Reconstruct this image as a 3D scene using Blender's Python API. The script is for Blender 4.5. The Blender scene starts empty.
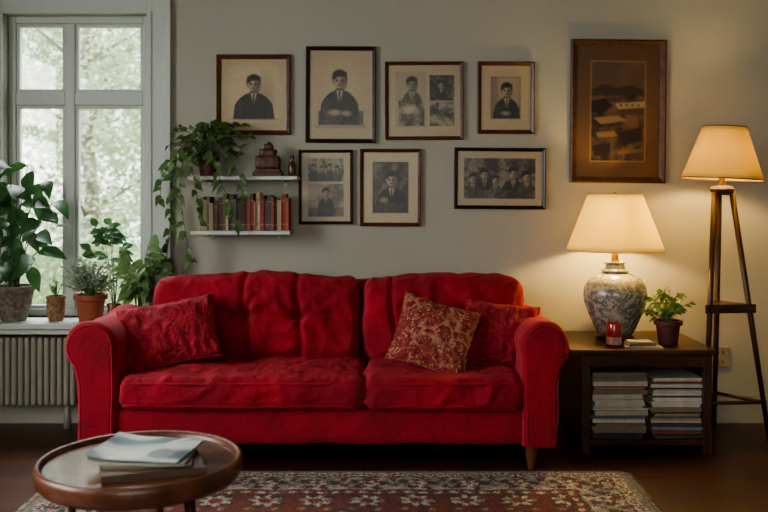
import bpy, math, random
import numpy as np
from mathutils import Vector, Matrix, noise, Euler

rng = random.Random(7)
pi = math.pi
scene = bpy.context.scene
COL = scene.collection
HC = 1.23      # eye height
DC = 4.8       # camera distance from the wall
F = 900.0
def S(y): return F/(DC+y)
def PX(px, y): return (px-384)/S(y)
def PZ(py, y): return HC-(py-192)/S(y)

# ------------------------------------------------------------------ materials
def lin(c):
    c = [x/255.0 for x in c]
    return [x/12.92 if x <= 0.04045 else ((x+0.055)/1.055)**2.4 for x in c]
def sc(c, k): return (min(1, c[0]*k), min(1, c[1]*k), min(1, c[2]*k), 1)
def newmat(name):
    m = bpy.data.materials.new(name); m.use_nodes = True
    nt = m.node_tree
    return m, nt, nt.nodes['Principled BSDF']
def addnoise(nt, scale, detail=4, mapscale=None, rot=None):
    tc = nt.nodes.new('ShaderNodeTexCoord')
    n = nt.nodes.new('ShaderNodeTexNoise')
    n.inputs['Scale'].default_value = scale
    n.inputs['Detail'].default_value = detail
    if mapscale is not None:
        mp = nt.nodes.new('ShaderNodeMapping')
        mp.inputs['Scale'].default_value = mapscale
        if rot: mp.inputs['Rotation'].default_value = rot
        nt.links.new(tc.outputs['Object'], mp.inputs['Vector'])
        nt.links.new(mp.outputs['Vector'], n.inputs['Vector'])
    else:
        nt.links.new(tc.outputs['Object'], n.inputs['Vector'])
    return n
def addmix(nt, a, b, fac=None):
    mx = nt.nodes.new('ShaderNodeMix'); mx.data_type = 'RGBA'
    for sock, v in ((mx.inputs[6], a), (mx.inputs[7], b)):
        if isinstance(v, (tuple, list)): sock.default_value = v
        else: nt.links.new(v, sock)
    if fac is not None:
        if isinstance(fac, float): mx.inputs[0].default_value = fac
        else: nt.links.new(fac, mx.inputs[0])
    return mx
def addramp(nt, src, p0, p1):
    r = nt.nodes.new('ShaderNodeMapRange')
    r.inputs['From Min'].default_value = p0; r.inputs['From Max'].default_value = p1
    nt.links.new(src, r.inputs['Value'])
    return r.outputs['Result']
def addbump(nt, bs, src, strength, dist=0.01):
    b = nt.nodes.new('ShaderNodeBump')
    b.inputs['Strength'].default_value = strength
    b.inputs['Distance'].default_value = dist
    nt.links.new(src, b.inputs['Height'])
    nt.links.new(b.outputs['Normal'], bs.inputs['Normal'])
def pmat(name, rgb, rough=.6, var=.15, scale=8, bump=.0, bscale=80, metal=0, spec=.5, sheen=0, coat=0, mapscale=None):
    c = lin(rgb)
    m, nt, bs = newmat(name)
    n = addnoise(nt, scale, 5, mapscale)
    mx = addmix(nt, sc(c, 1-var), sc(c, 1+var), addramp(nt, n.outputs['Fac'], .3, .7))
    nt.links.new(mx.outputs[2], bs.inputs['Base Color'])
    bs.inputs['Roughness'].default_value = rough
    bs.inputs['Metallic'].default_value = metal
    bs.inputs['Specular IOR Level'].default_value = spec
    bs.inputs['Sheen Weight'].default_value = sheen
    bs.inputs['Coat Weight'].default_value = coat
    if bump:
        n2 = addnoise(nt, bscale, 3)
        addbump(nt, bs, n2.outputs['Fac'], bump)
    return m
def vcmat(name, rough=.6, bump=0, bscale=200):
    m, nt, bs = newmat(name)
    a = nt.nodes.new('ShaderNodeVertexColor'); a.layer_name = 'Col'
    nt.links.new(a.outputs['Color'], bs.inputs['Base Color'])
    bs.inputs['Roughness'].default_value = rough
    if bump:
        n2 = addnoise(nt, bscale, 2); addbump(nt, bs, n2.outputs['Fac'], bump)
    return m
def redfabric(name, rgb, edge, bscale=350, b2=22, bst=.35, vr=(.76, 1.22)):
    c = lin(rgb); e = lin(edge)
    m, nt, bs = newmat(name)
    n = addnoise(nt, 6, 8)
    mx = addmix(nt, sc(c, vr[0]), sc(c, vr[1]), addramp(nt, n.outputs['Fac'], .3, .7))
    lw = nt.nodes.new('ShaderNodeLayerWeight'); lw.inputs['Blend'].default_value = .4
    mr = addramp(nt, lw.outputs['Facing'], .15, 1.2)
    mx2 = addmix(nt, mx.outputs[2], (e[0], e[1], e[2], 1), mr)  # velvet sheen put into the base colour: lighter red at grazing angles
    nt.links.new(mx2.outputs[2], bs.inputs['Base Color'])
    bs.inputs['Roughness'].default_value = .8
    bs.inputs['Specular IOR Level'].default_value = .25
    n2 = addnoise(nt, bscale, 2); n3 = addnoise(nt, b2, 5)
    n3.inputs['Distortion'].default_value = 1.0
    ad = nt.nodes.new('ShaderNodeMath'); ad.operation = 'MULTIPLY_ADD'
    nt.links.new(n3.outputs['Fac'], ad.inputs[0]); ad.inputs[1].default_value = 3.0
    nt.links.new(n2.outputs['Fac'], ad.inputs[2])
    addbump(nt, bs, ad.outputs[0], bst, .010)
    return m
def woodmat(name, rgb, rgb2, rough=.35, ms=(1, 14, 14), scale=3, coat=.0, spec=.5):
    m, nt, bs = newmat(name)
    n = addnoise(nt, scale, 7, ms); n.inputs['Distortion'].default_value = .6
    a = lin(rgb); b = lin(rgb2)
    mx = addmix(nt, (a[0], a[1], a[2], 1), (b[0], b[1], b[2], 1), addramp(nt, n.outputs['Fac'], .35, .65))
    nt.links.new(mx.outputs[2], bs.inputs['Base Color'])
    bs.inputs['Roughness'].default_value = rough
    bs.inputs['Coat Weight'].default_value = coat
    bs.inputs['Specular IOR Level'].default_value = spec
    addbump(nt, bs, n.outputs['Fac'], .12, .004)
    return m

M_wall = pmat('wall_paint', (166, 163, 151), .85, .04, 1.5, .08, 120, spec=.2)
M_ceil = pmat('ceiling_paint', (132, 129, 120), .9, .02, 2)
M_white = pmat('white_gloss_paint', (184, 190, 184), .4, .03, 4, .03, 40)
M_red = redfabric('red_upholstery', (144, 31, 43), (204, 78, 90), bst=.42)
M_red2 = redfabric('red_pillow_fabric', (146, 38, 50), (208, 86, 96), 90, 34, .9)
M_darkwood = woodmat('dark_walnut', (52, 29, 19), (84, 48, 30), .35, (1.2, 10, 10))
M_darkwoodv = woodmat('dark_walnut_upright', (50, 28, 19), (78, 44, 28), .4, (10, 10, 1.2))
M_tablewood = woodmat('coffee_table_wood', (70, 40, 27), (116, 72, 48), .32, (1.5, 12, 6), coat=.3)
M_rimwood = woodmat('coffee_table_rim_wood', (78, 43, 29), (112, 67, 45), .38, (4, 4, 4), coat=.15)
M_legwood = woodmat('honey_wood', (90, 54, 32), (116, 72, 43), .4, (10, 10, 1.5))
M_tripod = woodmat('tripod_brown_wood', (52, 31, 21), (80, 48, 31), .4, (10, 10, 1.5))
M_black = pmat('black_metal', (26, 25, 24), .45, .1, 10)
M_brass = pmat('aged_brass', (150, 110, 60), .35, .15, 20, metal=.9)
M_terra = pmat('terracotta', (146, 80, 56), .8, .15, 14, .1, 60)
M_terradk = pmat('dark_red_clay', (84, 42, 34), .55, .15, 14, .1, 60)
M_soil = pmat('soil', (38, 28, 22), .95, .3, 60, .4, 90)
M_stem = pmat('plant_stem', (84, 98, 56), .6, .2, 20)
M_leafd = pmat('dark_green_leaf', (66, 102, 60), .4, .45, 7, .05, 60)
M_leafm = pmat('green_leaf', (88, 116, 66), .42, .5, 12, .05, 60)
M_leafl = pmat('light_green_leaf', (112, 138, 86), .5, .35, 14)
M_leafg = pmat('grey_green_leaf', (138, 148, 124), .6, .3, 18)
M_rad = pmat('radiator_enamel', (146, 143, 130), .4, .04, 6)
M_pages = pmat('book_pages', (186, 176, 152), .85, .25, 60, mapscale=(.3, .3, 6))

for m in (M_leafd, M_leafm, M_leafl, M_leafg):
    bs = m.node_tree.nodes['Principled BSDF']
    nt = m.node_tree
    tr = nt.nodes.new('ShaderNodeBsdfTranslucent')
    src = bs.inputs['Base Color'].links[0].from_socket
    nt.links.new(src, tr.inputs['Color'])
    ms = nt.nodes.new('ShaderNodeMixShader'); ms.inputs[0].default_value = .38
    nt.links.new(bs.outputs[0], ms.inputs[1]); nt.links.new(tr.outputs[0], ms.inputs[2])
    nt.links.new(ms.outputs[0], nt.nodes['Material Output'].inputs['Surface'])

def shademat(name, rgb, tf=.6):
    m, nt, bs = newmat(name)
    c = lin(rgb)
    n = addnoise(nt, 120, 2, (1, 1, .2))
    mx = addmix(nt, sc(c, .92), sc(c, 1.05), n.outputs['Fac'])
    nt.links.new(mx.outputs[2], bs.inputs['Base Color'])
    bs.inputs['Roughness'].default_value = .9
    tr = nt.nodes.new('ShaderNodeBsdfTranslucent')
    nt.links.new(mx.outputs[2], tr.inputs['Color'])
    ms = nt.nodes.new('ShaderNodeMixShader'); ms.inputs[0].default_value = tf
    nt.links.new(bs.outputs[0], ms.inputs[1]); nt.links.new(tr.outputs[0], ms.inputs[2])
    nt.links.new(ms.outputs[0], nt.nodes['Material Output'].inputs['Surface'])
    return m
M_shade = shademat('linen_lampshade', (228, 214, 150), .42)
M_shade2 = shademat('cream_lampshade', (216, 196, 128), .30)

M_glass, nt, bs = newmat('window_glass')
t = nt.nodes.new('ShaderNodeBsdfTransparent'); g = nt.nodes.new('ShaderNodeBsdfGlossy')
g.inputs['Roughness'].default_value = .02
ms = nt.nodes.new('ShaderNodeMixShader'); ms.inputs[0].default_value = .05
nt.links.new(t.outputs[0], ms.inputs[1]); nt.links.new(g.outputs[0], ms.inputs[2])
nt.links.new(ms.outputs[0], nt.nodes['Material Output'].inputs['Surface'])

M_floor, nt, bs = newmat('dark_floorboards')
tc = nt.nodes.new('ShaderNodeTexCoord')
br = nt.nodes.new('ShaderNodeTexBrick')
br.inputs['Scale'].default_value = 1.0
br.inputs['Brick Width'].default_value = 1.6; br.inputs['Row Height'].default_value = .13
br.inputs['Mortar Size'].default_value = .003
a = lin((88, 52, 36)); b = lin((60, 36, 26))
br.inputs['Color1'].default_value = (*a, 1); br.inputs['Color2'].default_value = (*b, 1)
br.inputs['Mortar'].default_value = (.004, .003, .002, 1)
nt.links.new(tc.outputs['Object'], br.inputs['Vector'])
n = addnoise(nt, 4, 7, (1, 12, 1)); n.inputs['Distortion'].default_value = .5
mx = nt.nodes.new('ShaderNodeMix'); mx.data_type = 'RGBA'; mx.blend_type = 'MULTIPLY'; mx.inputs[0].default_value = .8
nt.links.new(br.outputs['Color'], mx.inputs[6])
mg = addmix(nt, (.5, .45, .4, 1), (1.5, 1.4, 1.3, 1), n.outputs['Fac'])
nt.links.new(mg.outputs[2], mx.inputs[7])
nt.links.new(mx.outputs[2], bs.inputs['Base Color'])
bs.inputs['Roughness'].default_value = .36
addbump(nt, bs, br.outputs['Fac'], -.3, .003)

# ------------------------------------------------------------------ mesh builder
class MB:
    def __init__(s): s.v = []; s.f = []; s.m = []
    def add(s, vs, fs, mi=0):
        o = len(s.v); s.v += [tuple(x) for x in vs]
        s.f += [tuple(i+o for i in f) for f in fs]; s.m += [mi]*len(fs)
    def box(s, x0, x1, y0, y1, z0, z1, mi=0, M=None):
        vs = [Vector((x, y, z)) for x in (x0, x1) for y in (y0, y1) for z in (z0, z1)]
        if M is not None: vs = [M @ v for v in vs]
        s.add(vs, [(0, 1, 3, 2), (4, 6, 7, 5), (0, 4, 5, 1), (2, 3, 7, 6), (0, 2, 6, 4), (1, 5, 7, 3)], mi)
    def lathe(s, prof, c=(0, 0, 0), seg=32, mi=0, M=None):
        vs = []; fs = []
        for r, z in prof:
            for i in range(seg):
                a = 2*pi*i/seg
                p = Vector((r*math.cos(a), r*math.sin(a), z))
                if M is not None: p = M @ p
                vs.append(p+Vector(c))
        for j in range(len(prof)-1):
            for i in range(seg):
                k = (i+1) % seg
                fs.append((j*seg+i, j*seg+k, (j+1)*seg+k, (j+1)*seg+i))
        if prof[0][0] > 1e-5: fs.append(tuple(reversed(range(seg))))
        if prof[-1][0] > 1e-5: fs.append(tuple((len(prof)-1)*seg+i for i in range(seg)))
        s.add(vs, fs, mi)
    def lathe_open(s, prof, c=(0, 0, 0), seg=40, mi=0):
        vs = []; fs = []
        for r, z in prof:
            for i in range(seg):
                a = 2*pi*i/seg
                vs.append(Vector((r*math.cos(a), r*math.sin(a), z))+Vector(c))
        for j in range(len(prof)-1):
            for i in range(seg):
                k = (i+1) % seg
                fs.append((j*seg+i, j*seg+k, (j+1)*seg+k, (j+1)*seg+i))
        s.add(vs, fs, mi)
    def tube(s, pts, rad, seg=8, mi=0, closed=False):
        pts = [Vector(p) for p in pts]; n = len(pts)
        if not isinstance(rad, (list, tuple)): rad = [rad]*n
        vs = []; fs = []
        for i, p in enumerate(pts):
            if closed: d = pts[(i+1) % n]-pts[i-1]
            else: d = pts[min(i+1, n-1)]-pts[max(i-1, 0)]
            if d.length < 1e-9: d = Vector((0, 0, 1))
            d.normalize()
            ref = Vector((0, 0, 1)) if abs(d.z) < .9 else Vector((1, 0, 0))
            u = d.cross(ref).normalized(); w = d.cross(u).normalized()
            for k in range(seg):
                a = 2*pi*k/seg
                vs.append(p+u*math.cos(a)*rad[i]+w*math.sin(a)*rad[i])
        rr = n if closed else n-1
        for i in range(rr):
            for k in range(seg):
                k2 = (k+1) % seg; i2 = (i+1) % n
                fs.append((i*seg+k, i*seg+k2, i2*seg+k2, i2*seg+k))
        if not closed:
            fs.append(tuple(reversed(range(seg)))); fs.append(tuple((n-1)*seg+k for k in range(seg)))
        s.add(vs, fs, mi)
    def leaf(s, base, d, L, W, bend=.3, up=(0, -.75, .65), mi=0, n=5, pw=.75):
        base = Vector(base); d = Vector(d).normalized(); up = Vector(up)
        side = d.cross(up)
        if side.length < .1: side = d.cross(Vector((1, 0.3, 0)))
        side.normalize(); nn = side.cross(d).normalized()
        vs = []; fs = []
        for i in range(n+1):
            t = i/n
            c = base+d*L*t*(1-.25*bend*t)-Vector((0, 0, 1))*bend*L*t*t
            w = W*.5*max(0.03, math.sin(pi*min(1, t**pw)))
            vs += [c-side*w+nn*w*.25, c, c+side*w+nn*w*.25]
        for i in range(n):
            o = i*3
            fs += [(o, o+1, o+4, o+3), (o+1, o+2, o+5, o+4)]
        s.add(vs, fs, mi)
    def clampy(s, ymax):
        s.v = [(x, min(y, ymax+0.0005*math.sin(i)), z) for i, (x, y, z) in enumerate(s.v)]
    def obj(s, name, mats, parent=None, smooth=True, bevel=0, sub=0, solid=0, angle=None, loc=None, **props):
        me = bpy.data.meshes.new(name)
        me.from_pydata(s.v, [], s.f)
        if not isinstance(mats, (list, tuple)): mats = [mats]
        for m in mats: me.materials.append(m)
        me.polygons.foreach_set('material_index', s.m)
        me.polygons.foreach_set('use_smooth', [smooth]*len(s.f))
        me.update()
        o = bpy.data.objects.new(name, me); COL.objects.link(o)
        if smooth and angle:
            me.set_sharp_from_angle(angle=math.radians(angle))
        if parent is not None: o.parent = parent
        if loc is not None: o.location = loc
        if solid:
            md = o.modifiers.new('solid', 'SOLIDIFY'); md.thickness = solid
        if bevel:
            md = o.modifiers.new('bevel', 'BEVEL'); md.width = bevel; md.segments = 3
            md.limit_method = 'ANGLE'; md.angle_limit = math.radians(40)
        if sub:
            md = o.modifiers.new('sub', 'SUBSURF'); md.levels = sub; md.render_levels = sub
        for k, v in props.items(): o[k] = v
        return o

def thing(name, label, cat, loc=(0, 0, 0), group=None, rot=None):
    e = bpy.data.objects.new(name, None); COL.objects.link(e)
    e.location = loc; e.empty_display_size = .05
    if rot: e.rotation_euler = rot
    e['label'] = label; e['category'] = cat
    if group: e['group'] = group
    return e
def tag(o, label, cat, group=None):
    o['label'] = label; o['category'] = cat
    if group: o['group'] = group
    return o
def struct(o): o['kind'] = 'structure'; return o

# ------------------------------------------------------------------ room shell
XL, XR, YF, ZT = -2.7, 2.9, -6.4, 2.75
WX0, WX1, WZ0, WZ1 = -2.03, -1.262, .56, 2.18
b = MB()
b.box(XL-.2, WX0, 0, .2, 0, ZT); b.box(WX1, XR+.2, 0, .2, 0, ZT)
b.box(WX0, WX1, 0, .2, 0, WZ0); b.box(WX0, WX1, 0, .2, WZ1, ZT)
struct(b.obj('wall_back', M_wall, smooth=False))
b = MB(); LY0, LY1, LZ0, LZ1 = -3.9, -1.7, .7, 2.35
b.box(XL-.2, XL, YF, LY0, 0, ZT); b.box(XL-.2, XL, LY1, 0, 0, ZT)
b.box(XL-.2, XL, LY0, LY1, 0, LZ0); b.box(XL-.2, XL, LY0, LY1, LZ1, ZT)
struct(b.obj('wall_left', M_wall, smooth=False))
b = MB(); b.box(XR, XR+.2, YF, 0, 0, ZT); struct(b.obj('wall_right', M_wall, smooth=False))
b = MB(); FX0, FX1, FZ0, FZ1 = -1.4, 1.2, .7, 2.4
b.box(XL-.2, FX0, YF-.2, YF, 0, ZT); b.box(FX1, XR+.2, YF-.2, YF, 0, ZT)
b.box(FX0, FX1, YF-.2, YF, 0, FZ0); b.box(FX0, FX1, YF-.2, YF, FZ1, ZT)
struct(b.obj('wall_front', M_wall, smooth=False))
b = MB(); b.box(XL-.2, XR+.2, YF-.2, .2, -.1, 0); struct(b.obj('floor', M_floor, smooth=False))
b = MB(); b.box(XL-.2, XR+.2, YF-.2, .2, ZT, ZT+.1); struct(b.obj('ceiling', M_ceil, smooth=False))
b = MB(); b.box(XL, XR, -.018, 0, 0, .13); b.box(XL, XR, -.012, 0, .13, .15)
struct(b.obj('baseboard_back', M_wall, smooth=False, bevel=.003))
M_grass = pmat('grass', (120, 140, 90), .9, .3, 3)
b = MB(); b.box(-12, 8, .2, 16, -.12, -.02)
b.box(-12, XL-.2, -9, .2, -.12, -.02)
struct(b.obj('ground', M_grass, smooth=False))

def window(name, x0, x1, z0, z1, y, mull, transom):
    root = bpy.data.objects.new(name, None); COL.objects.link(root); struct(root)
    fr = MB()
    fw = .04
    fr.box(x0, x0+fw, y, y+.07, z0, z1); fr.box(x1-fw, x1, y, y+.07, z0, z1)
    fr.box(x0+fw, x1-fw, y, y+.07, z0, z0+fw); fr.box(x0+fw, x1-fw, y, y+.07, z1-fw, z1)
    fr.box(mull-.026, mull+.026, y, y+.07, z0+fw, z1-fw)
    fr.box(x0+fw, mull-.026, y, y+.07, transom-.035, transom+.035)
    fr.box(mull+.026, x1-fw, y, y+.07, transom-.035, transom+.035)
    o = fr.obj('window_frame', M_white, root, smooth=False, bevel=.006); struct(o)
    sa = MB()
    for (a0, a1) in ((x0+fw, mull-.026), (mull+.026, x1-fw)):
        for (c0, c1) in ((z0+fw, transom-.035), (transom+.035, z1-fw)):
            w = .018
            sa.box(a0, a0+w, y+.012, y+.05, c0, c1); sa.box(a1-w, a1, y+.012, y+.05, c0, c1)
            sa.box(a0+w, a1-w, y+.012, y+.05, c0, c0+w); sa.box(a0+w, a1-w, y+.012, y+.05, c1-w, c1)
    o = sa.obj('window_sash', M_white, root, smooth=False, bevel=.004); struct(o)
    gl = MB(); gl.box(x0+fw, x1-fw, y+.028, y+.031, z0+fw, z1-fw)
    o = gl.obj('window_pane', M_glass, root, smooth=False); struct(o)
    return root
MULL = PX(71, .08)
TRAN = PZ(99, .08)
window('window_1', WX0, WX1, WZ0, WZ1, .06, MULL, TRAN)
b = MB(); b.box(MULL-.01, MULL+.01, .045, .06, 1.0, 1.1); b.box(MULL-.006, MULL+.006, .02, .045, 1.04, 1.06)
b.box(MULL-.05, MULL+.006, .018, .03, 1.042, 1.058)
struct(b.obj('window_latch', M_white, bpy.data.objects['window_1'], smooth=False, bevel=.003))
w2 = window('added_window_left', LY0, LY1, LZ0, LZ1, .06, (LY0+LY1)/2, 1.7)  # unseen side window, added to let fill light reach the sofa
w2.rotation_euler = (0, 0, pi/2); w2.location = (XL, 0, 0)
w3 = window('added_window_front', -FX1, -FX0, FZ0, FZ1, .06, .1, 1.75)  # added behind the camera as an opening for front fill light
w3.rotation_euler = (0, 0, pi); w3.location = (0, YF, 0)
b = MB()
cw = .125
def casing(x0, x1, z0, z1):
    b.box(x0, x1, -.022, 0, z0, z1)
casing(WX1, WX1+cw, .3, WZ1+.10); casing(WX0-cw, WX0, .3, WZ1+.10)
casing(WX0, WX1, WZ1, WZ1+.10)
b.box(WX1+cw-.03, WX1+cw+.006, -.036, -.022, .3, WZ1+.13); b.box(WX0-cw-.006, WX0-cw+.03, -.036, -.022, .3, WZ1+.13)
b.box(WX1+.012, WX1+.03, -.03, -.022, .56, WZ1+.01)
b.box(WX0-cw-.02, WX1+cw+.02, -.05, 0, WZ1+.10, WZ1+.135)
struct(b.obj('trim_1', M_white, smooth=False, bevel=.004))
b = MB(); b.box(WX0-cw-.04, WX1+cw+.03, -.225, .06, .53, .56)
b.box(WX0-cw-.02, WX1+cw+.01, -.2, -.0, .5, .53)
struct(b.obj('trim_2', M_white, smooth=False, bevel=.006))
SZ = .56

# ------------------------------------------------------------------ outside trees
M_outleaf = pmat('tree_leaf', (184, 198, 166), .7, .3, 2)
M_bark = pmat('bark', (150, 142, 130), .9, .3, 8, .3, 20)
def tree(x, y, h, R, n, seed, ls):
    r = random.Random(seed)
    root = thing('tree', 'pale leafy green tree standing outside the window', 'tree', (x, y, -.02))
    t = MB(); t.tube([(0, 0, 0), (.05, 0, h*.3), (-.05, .05, h*.6), (0, 0, h*.9)], [.10, .08, .05, .02], 8)
    for i in range(9):
        a = r.random()*2*pi; z = h*r.uniform(.25, .75)
        t.tube([(0, 0, z), (math.cos(a)*R*.3, math.sin(a)*R*.3, z+.2), (math.cos(a)*R*.6, math.sin(a)*R*.6, z+.4)], [.03, .02, .008], 6)
    t.obj('trunk', M_bark, root)
    l = MB()
    cl = [(r.uniform(-.8, .8)*R, r.uniform(-.8, .8)*R, h*r.uniform(.1, .95)) for _ in range(50)]
    for i in range(n):
        c = cl[i % len(cl)]
        q = Vector((r.gauss(0, .2), r.gauss(0, .2), r.gauss(0, .2)))
        p = Vector((max(-R, min(R, c[0]+q.x)), max(-R, min(R, c[1]+q.y)), max(.15, c[2]+q.z)))
        l.leaf(p, (r.uniform(-1, 1), r.uniform(-1, 1), r.uniform(-.6, .4)), ls, ls*.6, .2, n=2)
    l.obj('foliage', M_outleaf, root, smooth=False)
tree(-3.1, 4.6, 3.9, 1.1, 5200, 1, .085)
tree(-5.0, 10.5, 5.2, 2.2, 6000, 3, .13)

# ------------------------------------------------------------------ rounded cushion
def rbox(mb, hx, hy, hz, r, step=.02, fn=None, M=None, mi=0):
    def ax(h):
        n = max(4, int(round(2*h/step))); return [-h+2*h*i/n for i in range(n+1)]
    X, Y, Z = ax(hx), ax(hy), ax(hz)
    idx = {}; vs = []; fs = []
    def key(i, j, k):
        q = (i, j, k)
        if q not in idx:
            p = Vector((X[i], Y[j], Z[k]))
            c = Vector((max(-hx+r, min(hx-r, p.x)), max(-hy+r, min(hy-r, p.y)), max(-hz+r, min(hz-r, p.z))))
            d = p-c
            nrm = d.normalized() if d.length > 1e-7 else Vector((0, 0, 1))
            o = c+nrm*r
            if fn: o = fn(o, nrm)
            if M is not None: o = M @ o
            idx[q] = len(vs); vs.append(o)
        return idx[q]
    nx, ny, nz = len(X)-1, len(Y)-1, len(Z)-1
    for i in range(nx):
        for j in range(ny):
            fs.append((key(i, j, 0), key(i, j+1, 0), key(i+1, j+1, 0), key(i+1, j, 0)))
            fs.append((key(i, j, nz), key(i+1, j, nz), key(i+1, j+1, nz), key(i, j+1, nz)))
    for i in range(nx):
        for k in range(nz):
            fs.append((key(i, 0, k), key(i+1, 0, k), key(i+1, 0, k+1), key(i, 0, k+1)))
            fs.append((key(i, ny, k), key(i, ny, k+1), key(i+1, ny, k+1), key(i+1, ny, k)))
    for j in range(ny):
        for k in range(nz):
            fs.append((key(0, j, k), key(0, j, k+1), key(0, j+1, k+1), key(0, j+1, k)))
            fs.append((key(nx, j, k), key(nx, j+1, k), key(nx, j+1, k+1), key(nx, j, k+1)))
    mb.add(vs, fs, mi)
def N(p, s, off=0): return noise.noise(Vector((p[0]*s+off, p[1]*s+off*1.7, p[2]*s-off)))
def ridge(p, s, off=0):
    return 1-2*abs(noise.noise(Vector((p[0]*s+off, p[1]*s-off, p[2]*s+off*2))))

# ------------------------------------------------------------------ sofa
sofa = thing('sofa', 'red fabric two-seat sofa with rolled arms and tufted back', 'sofa', (-.29, -.5, 0))
OX, OY = -.29, -.5
def place(o): o.location = (-OX, -OY, 0); return o
b = MB(); rbox(b, .97, .385, .08, .03, .02, lambda p, n: p+n*(.006*N(p, 7)+.003*N(p, 20)), Matrix.Translation((-.285, -.475, .20)))
place(b.obj('base', M_red, sofa))
def bf(p, n):
    return p+n*(.01*N(p, 5)) + Vector((0, 0, .012*math.cos(p.x*3.2)))*(1 if p.z > 0 else 0)
b = MB(); rbox(b, .945, .095, .315, .055, .03, bf, Matrix.Translation((-.235, -.15, .45)))
place(b.obj('back_frame', M_red, sofa))
def arm(side, xin, xout, xc, r, zc, y0, y1):
    s = 1 if side > 0 else -1
    pts = [(xin, .12), (xin, .25), (xin-.004*s, .36), (xin, zc-.07)]
    n = 22
    for i in range(n+1):
        a = math.radians(188-(188+50)*i/n)
        pts.append((xc+s*r*math.cos(a), zc+r*math.sin(a)))
    pts += [(xout+.006*s, zc-.135), (xout, zc-.18), (xout, .25), (xout, .12)]
    b = MB(); m = len(pts); ny = 44
    cx = (xin+xout)/2; cz = .42
    vs = []; fs = []
    rr = .035
    front = [(y0+rr*(1-math.cos(pi/2*(i/5))), rr*(1-math.sin(pi/2*(i/5)))) for i in range(6)]
    mid = [(y0+rr+(y1-rr-y0-rr)*i/ny, 0) for i in range(1, ny)]
    back = [(y1-rr+rr*math.sin(pi/2*i/4), rr*(1-math.cos(pi/2*(i/4)))) for i in range(5)]
    for (y, ins) in front+mid+back:
        for (x, z) in pts:
            tx, tz = (xc, zc) if z > zc-.1 else (cx, z)
            dx, dz = tx-x, tz-z
            L = max(1e-6, math.hypot(dx, dz))
            px, pz = x+dx/L*ins, z+dz/L*ins
            w = .009*N((px, y, pz), 6, 3)+.006*N((px, y, pz), 16, 3)
            wz = -.018*max(0, math.sin((y-y0)/(y1-y0)*pi))*(1 if z > .5 else 0)
            vs.append(Vector((px+w*s, y, pz+wz+(w if z > .2 else 0))))
    nr = len(front+mid+back)
    for j in range(nr-1):
        for i in range(m):
            k = (i+1) % m
            fs.append((j*m+i, j*m+k, (j+1)*m+k, (j+1)*m+i))
    fs.append(tuple(range(m))); fs.append(tuple(reversed([(nr-1)*m+i for i in range(m)])))
    b.add(vs, fs)
    pp = []
    for (x, z) in pts:
        tx, tz = (xc, zc) if z > zc-.1 else (cx, z)
        L = max(1e-6, math.hypot(tx-x, tz-z))
        pp.append((x+(tx-x)/L*.020, y0+.004, z+(tz-z)/L*.020))
    b.tube(pp, .0045, 6)
    return place(b.obj('arm', M_red, sofa, angle=60))
arm(-1, -1.165, -1.34, -1.280, .116, .552, -.89, -.24)
arm(1, .605, .760, .706, .110, .556, -.89, -.24)
def seatc(x0, x1, seed):
    cx, hx = (x0+x1)/2, (x1-x0)/2
    hy, hz = .29, .070
    def fn(p, n):
        u, v = p.x/hx, p.y/hy
        puff = max(0, 1-u**4)*max(0, 1-v**4)
        q = p.copy()
        if n.z > -.2: q.z += .010*puff*(1 if p.z > 0 else .3)
        q.y -= .018*(1-u*u)*(1 if p.y < 0 else 0)
        q += n*(.013*N(p, 4.5, seed)+.006*N(p, 12, seed))
        if n.z > -.3:
            q += n*(.010*max(0, ridge((p.x*1.0, p.y*1.3, p.z), 5, seed)-.6)/.4)
            q += n*(.005*max(0, ridge((p.x*1.6, p.y*.8, p.z), 12, seed)-.6)/.4)
        if n.y < -.5:
            q.y += .007*math.sin(p.x*24+4*N(p, 6, seed))*(.5+N(p, 5, seed+4))
        return q
    b = MB(); rbox(b, hx, hy, hz, .042, .010, fn, Matrix.Translation((cx, -.60, .347)))
    for zz in (.347+hz*.70, .347-hz*.66):
        pts = []
        for i in range(61):
            u = -1+2*i/60
            pp = Vector((u*(hx-.03), -hy, zz-.347))
            pts.append((cx+u*(hx-.02), -.60-hy-.018*(1-u*u)+.000-.013*N(pp, 4.5, seed)+(.03 if abs(u) > .985 else 0), zz+.005*N(pp, 6, seed)))
        b.tube(pts, .0065, 6)
    place(b.obj('seat_cushion', M_red, sofa))
seatc(-1.16, -.091, 2)
seatc(-.085, .603, 5)
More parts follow.
